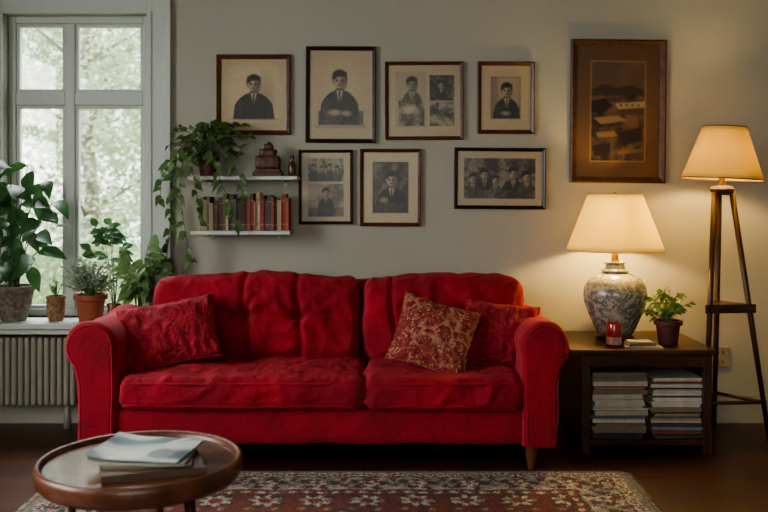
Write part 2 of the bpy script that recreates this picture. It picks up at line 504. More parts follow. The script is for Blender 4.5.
def backc(x0, x1, ztop, seed, tufts, grooves, hgroove):
    cx, hx = (x0+x1)/2, (x1-x0)/2
    zb = .40; hz = (ztop-zb)/2; hy = .10
    def fn(p, n):
        u, v = p.x/hx, p.z/hz
        q = p.copy()
        puff = max(0, 1-abs(u)**3)*max(0, 1-abs(v)**3)
        if n.y < .3: q.y -= .035*puff
        q += n*(.020*N(p, 4, seed)+.011*N((p.x*1.4, p.y, p.z), 10, seed))
        q.z += .012*math.cos(u*2.4)*(1 if v > 0 else 0)
        if n.y < -.3:
            q.y -= .014*max(0, ridge((p.x, p.z*.8, p.y), 6, seed)-.55)*2
            q.y -= .010*max(0, ridge((p.x*.7+p.z*.5, p.z-p.x*.3, p.y), 13, seed+3)-.6)*2
            for gx in grooves:
                q.y += .030*math.exp(-((u-gx+.03*math.sin(v*3))/.03)**2)*(1-.3*v*v)
            if hgroove is not None:
                q.y += .028*math.exp(-((v-hgroove+.05*math.sin(u*6))/.06)**2)*(1-u**4)
            for (tx, tz) in tufts:
                dd = ((u-tx)*hx)**2+((v-tz)*hz)**2
                q.y += .034*math.exp(-dd/.0011)
                ang = math.atan2((v-tz)*hz, (u-tx)*hx)
                q.y += .014*math.cos(ang*6+tx*9)*math.exp(-dd/.009)*min(1, dd/.0004)
        if n.z > .3:
            for gx in grooves:
                q.z -= .008*math.exp(-((u-gx)/.05)**2)
        return q
    M = Matrix.Translation((cx, -.335, zb+hz)) @ Matrix.Rotation(math.radians(-9), 4, 'X')
    b = MB(); rbox(b, hx, hy, hz, .07, .011, fn, M)
    place(b.obj('back_cushion', M_red, sofa))
backc(-1.135, -.118, .818, 3, [(-.08, .02), (.42, .0), (-.55, .05)], [-.08, .42], .02)
backc(-.106, .685, .815, 8, [(.25, .0), (-.3, .05)], [-.62], None)
for (lx, ly) in ((.655, -.80), (-1.24, -.80), (.655, -.12), (-1.2, -.12)):
    b = MB(); b.lathe([(.014, 0), (.016, .005), (.030, .10), (.032, .13)], (lx, ly, 0), 20)
    place(b.obj('leg', M_legwood, sofa, angle=50))

# ------------------------------------------------------------------ throw pillows
def pillow(name, label, w, h, t, loc, rot, mat, seed, group=None, wr=1.):
    n = 60
    b = MB()
    for side in (1, -1):
        vs = []; fs = []
        for j in range(n+1):
            for i in range(n+1):
                u = -1+2*i/n; v = -1+2*j/n
                uu = math.sin(u*pi/2*.999); vv = math.sin(v*pi/2*.999)
                x = uu*w/2*(1-.07*(1-vv*vv)); z = vv*h/2*(1-.07*(1-uu*uu))
                th = ((1-uu*uu)*(1-vv*vv))**.42*t/2
                p = Vector((x, 0, z))
                k = min(1, th/.02)
                th2 = th+wr*(.014*N(p, 8, seed+side)+.008*N(p, 20, seed)+.012*(ridge((x*1.6+z*.4, 0, z*.7), 14, seed)-.4))*k
                ang = math.atan2(z, x)
                th2 += .006*math.sin(ang*9+seed)*min(1, th/.03)*((uu*uu+vv*vv)/2)
                vs.append((x, -side*max(th2, 0), z))
        for j in range(n):
            for i in range(n):
                o = j*(n+1)+i
                f = (o, o+1, o+n+2, o+n+1)
                fs.append(f if side > 0 else tuple(reversed(f)))
        b.add(vs, fs)
    edge = []
    for k in range(80):
        a = k/80*4; s_, f_ = int(a), a-int(a)
        q = -1+2*f_
        q = math.sin(q*pi/2)
        u, v = [(q, -1), (1, q), (-q, 1), (-1, -q)][s_]
        edge.append((u*w/2*(1-.07*(1-v*v)), 0, v*h/2*(1-.07*(1-u*u))))
    b.tube(edge, .005, 6, closed=True)
    o = b.obj(name, mat)
    o.location = loc; o.rotation_euler = rot
    tag(o, label, 'pillow', group)
    return o
M_pat, nt, bs = newmat('patterned_brocade')
tc = nt.nodes.new('ShaderNodeTexCoord')
vo = nt.nodes.new('ShaderNodeTexVoronoi'); vo.inputs['Scale'].default_value = 15; vo.feature = 'DISTANCE_TO_EDGE'
nzz = addnoise(nt, 14, 3)
dist = addmix(nt, tc.outputs['Object'], nzz.outputs['Color'], .06)
nt.links.new(dist.outputs[2], vo.inputs['Vector'])
nz = addnoise(nt, 44, 5); nz.inputs['Distortion'].default_value = 1.8
f1 = addramp(nt, vo.outputs['Distance'], .10, .03)
f2 = addramp(nt, nz.outputs['Fac'], .54, .62)
mxm = nt.nodes.new('ShaderNodeMath'); mxm.operation = 'MAXIMUM'
ml = nt.nodes.new('ShaderNodeMath'); ml.operation = 'MULTIPLY'; ml.inputs[1].default_value = .75
nt.links.new(f1, ml.inputs[0])
n5 = addnoise(nt, 9, 2)
ml2 = nt.nodes.new('ShaderNodeMath'); ml2.operation = 'MULTIPLY'
nt.links.new(ml.outputs[0], ml2.inputs[0]); nt.links.new(addramp(nt, n5.outputs['Fac'], .42, .56), ml2.inputs[1])
nt.links.new(ml2.outputs[0], mxm.inputs[0]); nt.links.new(f2, mxm.inputs[1])
r1 = lin((124, 34, 38)); r2 = lin((172, 130, 98))
mx = addmix(nt, (*r1, 1), (*r2, 1), mxm.outputs[0])
nt.links.new(mx.outputs[2], bs.inputs['Base Color']); bs.inputs['Roughness'].default_value = .85
addbump(nt, bs, mxm.outputs[0], .3, .004)
G = 'throw pillows on the red sofa'
pillow('throw_pillow', 'plain crinkled red throw pillow beside the rolled arm', .455, .315, .16, (PX(169, -.62), -.62, .575),
       Euler((math.radians(-32), math.radians(-10), math.radians(8))), M_red2, 1, G, 1.4)
pillow('throw_pillow', 'plain red throw pillow tucked behind a patterned one', .35, .31, .16, (PX(499, -.57), -.57, .56),
       Euler((math.radians(-26), math.radians(6), math.radians(-10))), M_red2, 4, G, 1.2)
pillow('throw_pillow', 'red and gold patterned brocade throw pillow', .36, .325, .13, (PX(434, -.70), -.69, .575),
       Euler((math.radians(-28), math.radians(15), math.radians(-8))), M_pat, 9, G, .6)

# ------------------------------------------------------------------ rug
def grid_mesh(name, w, h, nx, ny, colfn, mat, plane='xy', z=0, tint=(1, 1, 1)):
    xs = np.linspace(0, 1, nx); ys = np.linspace(0, 1, ny)
    U, V = np.meshgrid(xs, ys)
    cols = colfn(U, V)*np.array(tint)
    cols = np.clip(cols, 0, 255)/255.0
    l = np.where(cols <= .04045, cols/12.92, ((cols+.055)/1.055)**2.4)
    co = np.zeros((ny*nx, 3))
    if plane == 'xy':
        co[:, 0] = (U.ravel()-.5)*w; co[:, 1] = (V.ravel()-.5)*h; co[:, 2] = z
    else:
        co[:, 0] = (U.ravel()-.5)*w; co[:, 2] = (.5-V.ravel())*h; co[:, 1] = z
    me = bpy.data.meshes.new(name)
    i = np.arange((nx-1)*(ny-1)); r = i//(nx-1); c = i % (nx-1)
    a = r*nx+c
    quads = np.stack([a, a+1, a+nx+1, a+nx], 1) if plane == 'xy' else np.stack([a, a+nx, a+nx+1, a+1], 1)
    me.from_pydata(co.tolist(), [], quads.tolist())
    at = me.color_attributes.new('Col', 'FLOAT_COLOR', 'POINT')
    arr = np.ones((ny*nx, 4)); arr[:, :3] = l.reshape(-1, 3)
    at.data.foreach_set('color', arr.ravel())
    me.materials.append(mat)
    o = bpy.data.objects.new(name, me); COL.objects.link(o)
    return o
RW, RH = 2.42, 1.75
def rugcol(U, V):
    rs = np.random.RandomState(3)
    x = U*RW+.005*np.sin(V*60+U*25)+rs.randn(*U.shape)*.0045; y = V*RH+.005*np.sin(U*70)+rs.randn(*U.shape)*.0045
    dx = np.minimum(x, RW-x); dy = np.minimum(y, RH-y)
    d = np.minimum(dx, dy)
    along = np.where(dy < dx, x-RW/2, y-RH/2)
    C = np.zeros(U.shape+(3,))
    cream = np.array([186, 176, 160.]); red = np.array([128, 66, 58.]); navy = np.array([72, 68, 68.]); tan = np.array([150, 126, 104.]); grey = np.array([150, 143, 132.])
    def put(m, c): C[m] = c
    put(np.ones_like(U, bool), red)
    def cell(a, bb, p, q):
        ca = (np.mod(a/p, 1)-.5)*p; cb = bb-q
        return np.hypot(ca, cb), np.arctan2(cb, ca)
    put(d < .03, grey*.85)
    m = (d >= .03) & (d < .075); put(m, cream)
    put(m & (np.mod(along, .05) < .022) & (np.abs(d-.052) < .012), red)
    put(m & (np.abs(np.mod(along, .05)-.036) < .005), navy)
    put((d >= .075) & (d < .085), navy)
    m = (d >= .085) & (d < .245); put(m, grey)
    r, t = cell(along, d, .21, .165)
    put(m & (r < .066+.02*np.cos(5*t+1)), navy)
    put(m & (r < .050+.014*np.cos(7*t)), red)
    put(m & (r < .034+.01*np.cos(5*t)), cream)
    put(m & (r < .014), navy)
    r, t = cell(along+.105, d, .21, .165)
    put(m & (r < .040+.018*np.cos(4*t+.5)), navy*1.1)
    put(m & (r < .022+.008*np.cos(3*t)), tan)
    for q in (.105, .225):
        r, t = cell(along+.05, d, .105, q)
        put(m & (r < .018+.008*np.cos(3*t+q*20)), red if q < .2 else cream)
    wv = .165+.06*np.sin(along*2*pi/.21+.6)
    put(m & (np.abs(d-wv) < .006), navy)
    wv = .165-.066*np.sin(along*2*pi/.14)
    put(m & (np.abs(d-wv) < .005), cream)
    put((d >= .245) & (d < .255), navy)
    m = (d >= .255) & (d < .30); put(m, red)
    put(m & (np.abs(np.mod(along, .06)-.03)+np.abs(d-.277)*1.2 < .02), cream)
    put((d >= .30) & (d < .31), navy)
    m = d >= .31; put(m, red*.95)
    fx = np.abs(x-RW/2); fy = y-RH/2
    r, t = np.hypot((np.mod(fx/.2, 1)-.5)*.2, (np.mod(fy/.2, 1)-.5)*.2), np.arctan2((np.mod(fy/.2, 1)-.5), (np.mod(fx/.2, 1)-.5))
    put(m & (r < .07+.02*np.cos(5*t)), navy)
    put(m & (r < .05+.018*np.cos(7*t)), cream)
    put(m & (r < .03), red)
    put(m & (np.abs(np.sin(fx*31)*np.cos(fy*31)) > .9), tan)
    md = np.abs(fx)/.62+np.abs(fy)/.42
    mm = m & (md < 1); put(mm, navy)
    put(mm & (np.mod(md*7, 1) < .35), cream*.85)
    put(mm & (r < .05+.02*np.cos(6*t)), red)
    C *= (.74+.52*rs.rand(*U.shape))[..., None]
    mean = C.mean(axis=2, keepdims=True)
    return C*.85+mean*.15
M_rug = vcmat('rug_wool', .95, .6, 300)
RCX = -.17
rug_root = thing('rug', 'worn oriental rug with dark red and cream borders', 'rug', (RCX, -.865-RH/2, 0))
o = grid_mesh('rug_pile', RW, RH, 480, 330, rugcol, M_rug, 'xy', .010); o.parent = rug_root
b = MB(); b.box(-RW/2, RW/2, -RH/2, RH/2, 0.0, .0095)
b.obj('rug_backing', pmat('rug_backing', (120, 96, 76), .95, .2, 40), rug_root, smooth=False)
b = MB()
for sx in (-1, 1):
    yy = -RH/2+.005
    while yy < RH/2:
        j = rng.uniform(-.006, .006)
        b.tube([(sx*RW/2, yy, .006), (sx*(RW/2+.018), yy+j, .005), (sx*(RW/2+.035), yy+j*2, .003)], .0022, 4)
        yy += .009
b.obj('fringe', pmat('rug_fringe', (138, 126, 108), .95, .2, 60), rug_root, kind='stuff')

# ------------------------------------------------------------------ coffee table
ct = thing('coffee_table', 'round brown wooden coffee table with raised rim', 'coffee table', (-.730, -2.10, .0105))
zt = .41
b = MB(); b.lathe([(0, zt-.012), (.277, zt-.012), (.277, zt), (0.0, zt)], seg=72); b.obj('table_top', M_tablewood, ct, angle=40)
b = MB()
b.lathe_open([(.276, zt-.036), (.289, zt-.046), (.299, zt-.032), (.303, zt-.004), (.301, zt+.012), (.294, zt+.017), (.285, zt+.013), (.278, zt+.001), (.276, zt-.036)], seg=96)
b.obj('table_rim', M_rimwood, ct)
b = MB(); b.lathe([(0, zt-.05), (.20, zt-.05), (.22, zt-.012), (0, zt-.012)], seg=48); b.obj('under_frame', M_darkwood, ct, angle=40)
for ad in (-32, 90, 212):
    a = math.radians(ad)
    c, s_ = math.cos(a), math.sin(a)
    b = MB(); b.tube([(c*.25, s_*.25, 0), (c*.225, s_*.225, .2), (c*.19, s_*.19, zt-.04)], [.009, .013, .018], 14)
    b.obj('leg', M_darkwoodv, ct)

TZ = .0105+zt
def covercol(kind):
    def f(U, V):
        C = np.zeros(U.shape+(3,)); C[:] = (178, 186, 182)
        n1 = np.sin(U*5+3*np.sin(V*4))*.5+np.cos(V*7+2*np.sin(U*5))*.5
        C[n1 > .05] = (142, 160, 160); C[n1 > .35] = (92, 118, 124); C[n1 > .65] = (70, 92, 100); C[n1 < -.5] = (200, 202, 194)
        m = (np.abs(U-V*.6-.25+.05*np.sin(V*9)) < .05); C[m] = (194, 198, 192)
        m = np.hypot((U-.72)/.14, (V-.35)/.2) < 1; C[m] = (120, 132, 126)
        rs = np.random.RandomState(kind+2)
        return C*(.94+.12*rs.rand(*U.shape))[..., None]
    return f
M_cover = vcmat('magazine_cover', .4)
def bookbox(name, label, w, d, t, loc, rz, cover, cat='book', group=None):
    b = MB(); ct_ = min(.003, t*.14)
    b.box(-w/2, w/2, -d/2, d/2, 0, ct_, 0); b.box(-w/2, w/2, -d/2, d/2, t-ct_, t, 0)
    b.box(-w/2, w/2, -d/2, -d/2+ct_, ct_, t-ct_, 0)
    b.box(-w/2+.003, w/2-.003, -d/2+ct_, d/2-.004, ct_, t-ct_, 1)
    o = b.obj(name, [cover, M_pages], smooth=False)
    o.location = loc; o.rotation_euler = (0, 0, rz)
    tag(o, label, cat, group)
    return o
bmats = {}
def cmat(rgb, rough=.55):
    k = tuple(rgb)
    if k not in bmats: bmats[k] = pmat('cover_cloth', rgb, rough, .12, 25, .05, 200)
    return bmats[k]
cx0, cy0 = -.695, -2.145
G = 'magazines on the coffee table'
bookbox('book', 'brown hardback book under a pile of magazines', .285, .20, .022, (cx0+.016, cy0-.028, TZ+.0005), math.radians(19), cmat((92, 70, 52)), 'book', G)
bookbox('magazine', 'tan magazine in the pile', .25, .20, .007, (cx0+.004, cy0+.004, TZ+.0235), math.radians(9), cmat((132, 110, 90)), 'magazine', G)
bookbox('magazine', 'grey-white magazine in the pile', .26, .21, .006, (cx0-.002, cy0+.006, TZ+.0315), math.radians(-1), cmat((160, 164, 158)), 'magazine', G)
def opencover(name, label, w, d, loc, rz, kind, curl, mat=None):
    mg = thing(name, label, 'magazine', loc, G, (0, 0, rz))
    o = grid_mesh('cover', w, d, 70, 60, covercol(kind), M_cover, 'xy', 0); o.parent = mg
    for v in o.data.vertices:
        v.co.z = .0065+curl*max(0, (-v.co.x-.03)/.145)**2+.006*max(0, (v.co.y)/.1)**2*.5
    o.data.polygons.foreach_set('use_smooth', [True]*len(o.data.polygons))
    b = MB()
    for k in range(6):
        z = .0005+k*.0009
        vs = []; fs = []; nn = 12
        for i in range(nn+1):
            x = -w/2+.002+(w-.004)*i/nn
            dz = (curl*.9*max(0, (-x-.03)/.145)**2)*k/6
            vs += [(x, -d/2+.002, z+dz), (x, d/2-.002, z+dz)]
        for i in range(nn): fs.append((i*2, i*2+2, i*2+3, i*2+1))
        b.add(vs, fs)
    b.obj('pages', M_pages, mg)
opencover('magazine', 'glossy magazine with pale teal and white cover', .275, .235, (cx0-.012, cy0+.022, TZ+.0385), math.radians(-8), 0, .022)

# ------------------------------------------------------------------ side table
st = thing('side_table', 'dark wooden side table with open magazine shelf', 'side table', (1.215, -.325, 0))
TW = (.88, 1.55); TY = (-.606, -.03); TT = .494
SX, SY = 1.215, -.325
def pst(o): o.location = (-SX, -SY, 0); return o
b = MB(); b.box(TW[0]-.01, TW[1], TY[0], TY[1], TT-.026, TT); pst(b.obj('table_top', M_darkwood, st, smooth=False, bevel=.005))
fx0, fx1 = .925, 1.535
for (lx, ly) in ((fx0, TY[0]+.015), (fx1-.04, TY[0]+.015), (fx0, TY[1]-.055), (fx1-.04, TY[1]-.055)):
    b = MB(); b.box(lx, lx+.04, ly, ly+.04, 0, TT-.026); pst(b.obj('leg', M_darkwoodv, st, smooth=False, bevel=.003))
b = MB(); b.box(fx0+.04, fx1-.04, TY[0]+.022, TY[0]+.04, TT-.085, TT-.026)
pst(b.obj('apron', M_darkwood, st, smooth=False, bevel=.002))
for lx in (fx0+.008, fx1-.026):
    b = MB(); b.box(lx, lx+.018, TY[0]+.055, TY[1]-.055, .05, TT-.026); pst(b.obj('side_panel', M_darkwood, st, smooth=False))
b = MB(); b.box(fx0+.04, fx1-.04, TY[1]-.035, TY[1]-.02, .05, TT-.026); pst(b.obj('back_panel', M_darkwood, st, smooth=False))
b = MB(); b.box(fx0+.026, fx1-.026, TY[0]+.02, TY[1]-.036, .045, .07); pst(b.obj('lower_shelf', M_darkwood, st, smooth=False))
cols = [(188, 180, 166), (122, 64, 56), (88, 98, 110), (200, 194, 182), (126, 112, 96), (60, 62, 64), (164, 136, 102), (108, 120, 126), (190, 182, 166), (74, 64, 58), (176, 166, 148), (46, 46, 48)]
for si, (cx, w0, top) in enumerate(((PX(620, -.58), .262, .375), (PX(679, -.58), .25, .385))):
    z = .0705
    while z < top-.012:
        t = rng.choice([.007, .009, .012, .016, .022])
        w = w0-rng.uniform(0, .035); d = rng.uniform(.25, .3)
        if si == 1 and z+t > .37: break
        bookbox('magazine', 'magazine in a stack on the table shelf', w, d, t,
                (cx+rng.uniform(-.008, .008), -.575+d/2+rng.uniform(0, .02), z), math.radians(rng.uniform(-2, 2)), cmat(rng.choice(cols)), 'magazine',
                ('first' if si == 0 else 'second')+' magazine stack in the side table')
        z += t+.0006

# ------------------------------------------------------------------ table lamp
M_cer, nt, bs = newmat('blue_white_ceramic')
n1 = addnoise(nt, 18, 6); n1.inputs['Distortion'].default_value = 2.2
n2 = addnoise(nt, 45, 3)
w_ = lin((158, 152, 136)); bl = lin((92, 98, 100))
f1 = addramp(nt, n1.outputs['Fac'], .46, .56)
mx = addmix(nt, (*w_, 1), (*bl, 1), f1)
mx2 = addmix(nt, mx.outputs[2], (*lin((120, 120, 112)), 1), addramp(nt, n2.outputs['Fac'], .5, .62))
nt.links.new(mx2.outputs[2], bs.inputs['Base Color']); bs.inputs['Roughness'].default_value = .25
LY = -.26
LX = PX(615, LY)
lamp = thing('table_lamp', 'blue and white ceramic table lamp with lit linen shade', 'lamp', (LX, LY, TT+.0005))
b = MB(); b.lathe([(.0, 0), (.095, 0), (.098, .012), (.09, .022), (.0, .022)], seg=40); b.obj('base', M_darkwood, lamp, angle=40)
prof = [(0, .022), (.085, .022), (.09, .028), (.105, .06), (.132, .12), (.152, .175), (.158, .22), (.152, .26), (.128, .30), (.085, .322), (.062, .33), (.060, .336), (0, .336)]
b = MB(); b.lathe(prof, seg=56); b.obj('body', M_cer, lamp, angle=50)
b = MB(); b.lathe([(0, .334), (.066, .334), (.07, .34), (.066, .348), (.05, .352), (.045, .372), (.055, .376), (.055, .384), (0.0, .384)], seg=40); b.obj('collar', M_cer, lamp, angle=50)
b = MB(); b.lathe([(0, .384), (.02, .384), (.016, .41), (.018, .45), (0, .45)], seg=20); b.tube([(0, 0, .45), (0, 0, .72)], .003, 8)
b.lathe([(0, .715), (.008, .716), (.011, .724), (.006, .733), (0, .735)], seg=14)
b.obj('stem', M_brass, lamp)
def shade_ring(r, z, mat, parent, spokes=False, loc=None, rot=None):
    b = MB()
    b.tube([(r*math.cos(2*pi*i/64), r*math.sin(2*pi*i/64), z) for i in range(64)], .003, 6, closed=True)
    if spokes:
        for k in range(3):
            a = k*2*pi/3+.4; b.tube([(0, 0, z-.015), (r*math.cos(a), r*math.sin(a), z)], .002, 5)
    o = b.obj('shade_rim', mat, parent)
    if loc: o.location = loc
    if rot: o.rotation_euler = rot
zb = PZ(250, LY)-TT; zt2 = PZ(194, LY)-TT
r0 = 48/S(LY); r1 = 26.5/S(LY)
b = MB(); b.lathe_open([(r0+(r1-r0)*i/10, zb+(zt2-zb)*i/10) for i in range(11)], seg=64)
b.obj('lamp_shade', M_shade, lamp, solid=.0015)
M_trimc = pmat('shade_trim', (196, 170, 120), .8, .05, 30)
shade_ring(r0, zb, M_trimc, lamp); shade_ring(r1, zt2, M_trimc, lamp, True)

def plight(name, loc, e, col, r=.03):
    l = bpy.data.lights.new(name, 'POINT'); l.energy = e; l.color = col; l.shadow_soft_size = r
    o = bpy.data.objects.new(name, l); COL.objects.link(o); o.location = loc; return o
WARM = (1.0, .67, .25)
p = plight('bulb_light', (0, 0, zb+.11), 19, WARM, .035); p.parent = lamp

# ------------------------------------------------------------------ floor lamp
FY = -.33
FX = PX(722, FY)
fl = thing('floor_lamp', 'brown wooden tripod floor lamp with lit cream shade', 'lamp', (FX, FY, 0))
zb2, zt3 = PZ(179, FY), PZ(127, FY)
r0, r1 = 39/S(FY), 21/S(FY)
b = MB(); b.lathe_open([(r0+(r1-r0)*i/10, (zt3-zb2)*i/10) for i in range(11)], seg=64)
o = b.obj('lamp_shade', M_shade2, fl, solid=.0015); o.location = (0, 0, zb2); o.rotation_euler = (0, math.radians(3), 0)
M_trimd = pmat('dark_shade_trim', (130, 92, 54), .8, .05, 30)
shade_ring(r0, 0, M_trimd, fl, False, (0, 0, zb2), (0, math.radians(3), 0))
shade_ring(r1, zt3-zb2, M_trimd, fl, True, (0, 0, zb2), (0, math.radians(3), 0))
ZH = PZ(188, FY)
b = MB(); b.lathe([(0, ZH-.035), (.03, ZH-.035), (.055, ZH-.02), (.06, ZH-.005), (.05, ZH+.008), (.018, ZH+.012), (.014, ZH+.05), (0, ZH+.05)], seg=28)
b.tube([(0, 0, ZH+.04), (0, 0, zt3-.02)], .004, 8)
b.obj('lamp_head', M_tripod, fl, angle=45)
feet = [(1.575-FX, -.05), (1.905-FX, -.02), (1.72-FX, .22)]
heads = [(-.045, -.02), (.045, -.01), (.0, .035)]
def legpt(i, z):
    t = 1-(z)/(ZH-.02); a = heads[i]; c = feet[i]
    return Vector((a[0]+(c[0]-a[0])*t, a[1]+(c[1]-a[1])*t, z))
for i in range(3):
    b = MB(); b.tube([legpt(i, 0), legpt(i, ZH*.5), legpt(i, ZH-.02)], [.011, .014, .014], 12)
    b.obj('leg', M_tripod, fl)
zs = PZ(308, FY)
b = MB()
A = [legpt(i, zs) for i in range(3)]
cen = (A[0]+A[1]+A[2])/3
A = [cen+(p-cen)*1.3 for p in A]
vs = [p+Vector((0, 0, -.022)) for p in A]+[p+Vector((0, 0, .022)) for p in A]
b.add(vs, [(2, 1, 0), (3, 4, 5), (0, 1, 4, 3), (1, 2, 5, 4), (2, 0, 3, 5)])
b.obj('brace_shelf', M_darkwood, fl, smooth=False, bevel=.004)
for i, j in ((0, 1), (1, 2), (0, 2)):
    b = MB(); b.tube([legpt(i, .19), legpt(j, .19)], .009, 8)
    b.obj('stretcher', M_tripod, fl)
p = plight('bulb_light', (0, 0, zb2+.09), 14, WARM, .035); p.parent = fl

# ------------------------------------------------------------------ things on the side table
def pot(root, r0, r1, h, mat, rim=.008, soil=True, name='pot'):
    b = MB()
    b.lathe([(0, 0), (r0, 0), (r0+(r1-r0)*.8, h*.78), (r1+rim*.2, h*.8), (r1+rim, h*.82), (r1+rim, h), (r1-.004, h), (r1-.006, h*.9), (0, h*.9)], seg=36)
    b.obj(name, mat, root, angle=40)
    if soil:
        b = MB()
        b.lathe([(0, h*.9), (r1-.007, h*.9), (r1-.009, h*.925), (0, h*.94)], seg=24)
        b.obj('soil', M_soil, root)

def bush(root, h0, H, R, nst, nlf, L, W, mat, seed, ys=1., bend=.3, ymax=None, stemr=.0025, t0=.35, tmin=.35, xs=1., lean=(0, 0), pet=.0, fix=None):
    r = random.Random(seed); sb = MB(); lb = MB()
    for i in range(nst):
        a = r.random()*2*pi; rr = R*math.sqrt(r.random())
        tip = Vector((math.cos(a)*rr*xs+lean[0], math.sin(a)*rr*ys+lean[1], h0+H*(tmin+(1-tmin)*r.random())*(1-.35*(rr/R)**2)))
        base = Vector((math.cos(a)*R*.06, math.sin(a)*R*.06, h0-.015))
        mid = Vector((tip.x*.35, tip.y*.35, h0+(tip.z-h0)*.65))
        pts = [base*(1-t)**2+mid*2*t*(1-t)+tip*t*t for t in [k/6 for k in range(7)]]
        sb.tube(pts, [stemr]*4+[stemr*.8]*2+[stemr*.5], 5)
        for k in range(nlf):
            t = t0+(1-t0)*(k+1)/nlf
            p = base*(1-t)**2+mid*2*t*(1-t)+tip*t*t
            aa = a+r.uniform(-1.6, 1.6)
            d = Vector((math.cos(aa)*xs, math.sin(aa)*ys, r.uniform(-.3, .55)))
            l = L*r.uniform(.65, 1.1)
            if pet:
                e = p+d.normalized()*pet*r.uniform(.5, 1); sb.tube([p, e], stemr*.5, 4); p = e
            lb.leaf(p, d, l, W*r.uniform(.8, 1.15), bend*r.uniform(.4, 1.5), up=(r.uniform(-.5, .5), -.75, .65))
    if ymax is not None:
        sb.clampy(ymax); lb.clampy(ymax)
    if fix:
        sb.v = [fix(v) for v in sb.v]; lb.v = [fix(v) for v in lb.v]
    sb.obj('stems', M_stem, root); lb.obj('leaves', mat, root)

PYY = -.44
pl = thing('potted_plant', 'small leafy green plant in a dark clay pot', 'plant', (PX(668, PYY), PYY, TT+.0005))
pot(pl, .044, .060, .115, M_terradk)
bush(pl, .105, .17, .105, 30, 5, .050, .022, M_leafm, 21, bend=.5, pet=.01)
CY = -.50
cn = thing('candle_jar', 'red glass candle jar with a pale label', 'candle', (PX(614, CY), CY, TT+.0005))
M_redgl = pmat('red_glass', (150, 44, 40), .2, .1, 20, coat=.4)
b = MB(); b.lathe([(0, 0), (.033, 0), (.036, .004), (.036, .106), (.034, .11), (.031, .11), (.031, .095), (0, .095)], seg=36); b.obj('jar', M_redgl, cn, angle=40)
b = MB(); b.lathe_open([(.0366, .010), (.0366, .046)], seg=36); b.obj('paper_label', pmat('label_paper', (176, 140, 122), .7, .4, 70), cn)
b = MB(); b.tube([(0, 0, .094), (.001, 0, .106)], .0012, 6); b.obj('wick', M_black, cn)
G2 = 'papers on the side table'
bookbox('magazine', 'white folded magazine on the side table', .17, .10, .010, (PX(641, -.52), -.535, TT+.0005), math.radians(-6), cmat((150, 142, 126)), 'magazine', G2)
bookbox('magazine', 'small tan notebook on top of papers', .13, .08, .014, (PX(639, -.52), -.53, TT+.0115), math.radians(8), cmat((120, 100, 80)), 'magazine', G2)
bookbox('magazine', 'small cream leaflet on top of a notebook', .11, .07, .006, (PX(638, -.52), -.53, TT+.0265), math.radians(-3), cmat((168, 158, 138)), 'magazine', G2)

so = thing('wall_socket', 'white plastic double wall socket', 'wall socket', (PX(720, -.005), 0, PZ(357, -.005)))
b = MB(); b.box(-.045, .045, -.012, -.0005, -.055, .055); b.obj('socket_plate', pmat('socket_plastic', (140, 130, 110), .4, .03, 5), so, smooth=False, bevel=.004)
for zz in (-.025, .025):
    for xx in (-.012, .012):
        b = MB(); b.box(xx-.003, xx+.003, -.0135, -.012, zz-.008, zz+.008)
        b.obj('socket_slot', M_black, so, smooth=False)

# ------------------------------------------------------------------ radiator
RY = -.115
ra = thing('radiator', 'cream ribbed column radiator under the window', 'radiator', (-1.9, RY, 0))
x0, x1 = -2.25, PX(76, -.16)
z0, z1 = PZ(406, -.16), PZ(337, -.16)
b = MB(); x = x1-.018
while x > x0:
    rbox(b, .0145, .055, (z1-z0)/2, .0135, .012, None, Matrix.Translation((x, RY, (z0+z1)/2)))
    x -= .0335
b.obj('column_body', M_rad, ra, loc=(1.9, -RY, 0))
for zz in (z0+.04, z1-.04):
    b = MB(); b.tube([(x0, RY, zz), (x1-.01, RY, zz)], .016, 12)
    b.obj('header_pipe', M_rad, ra, loc=(1.9, -RY, 0))
for lx in (x0+.06, x1-.06):
    b = MB(); b.tube([(lx, RY, 0), (lx, RY, z0+.02)], [.02, .012], 12); b.obj('foot', M_rad, ra, loc=(1.9, -RY, 0))
b = MB(); b.tube([(x1-.01, RY, z0+.04), (x1+.03, RY, z0+.04), (x1+.04, RY, z0+.02), (x1+.04, RY, 0)], .009, 10)
b.lathe([(0, 0), (.018, 0), (.02, .03), (.015, .05), (0, .05)], (x1+.04, RY, z0+.03), 16)
b.obj('valve_pipe', M_rad, ra, loc=(1.9, -RY, 0))

# ------------------------------------------------------------------ shelves
def shelf(xa, xb, z, lab):
    r = thing('wall_shelf', lab, 'shelf', ((xa+xb)/2, 0, z))
    h = (xb-xa)/2
    b = MB(); b.box(-h, h, -.2, -.0005, -.02, 0); b.obj('shelf_board', M_white, r, smooth=False, bevel=.003)
    for xx in (-h+.08, h-.08):
        b = MB(); b.box(xx-.007, xx+.007, -.15, -.001, -.028, -.0205); b.box(xx-.007, xx+.007, -.009, -.001, -.05, -.028)
        b.obj('bracket', M_white, r, smooth=False, bevel=.002)
SH1 = PZ(176, -.2); SH2 = PZ(231, -.2)
shelf(PX(187, -.2), PX(297, -.2), SH1, 'upper white floating wall shelf')
shelf(PX(190, -.2), PX(290, -.2), SH2, 'lower white floating wall shelf holding books')
x = PX(197, -.18)
xe = PX(290, -.18)
bc_dark = [(72, 60, 52), (90, 78, 66), (62, 70, 62), (140, 126, 104), (80, 50, 42), (160, 146, 124)]
bc_red = [(130, 46, 42), (150, 76, 58), (108, 38, 36), (150, 104, 76), (184, 164, 136), (122, 44, 40), (78, 38, 36), (64, 58, 54), (132, 56, 46), (52, 46, 46), (160, 130, 100)]
i = 0; kk = 0
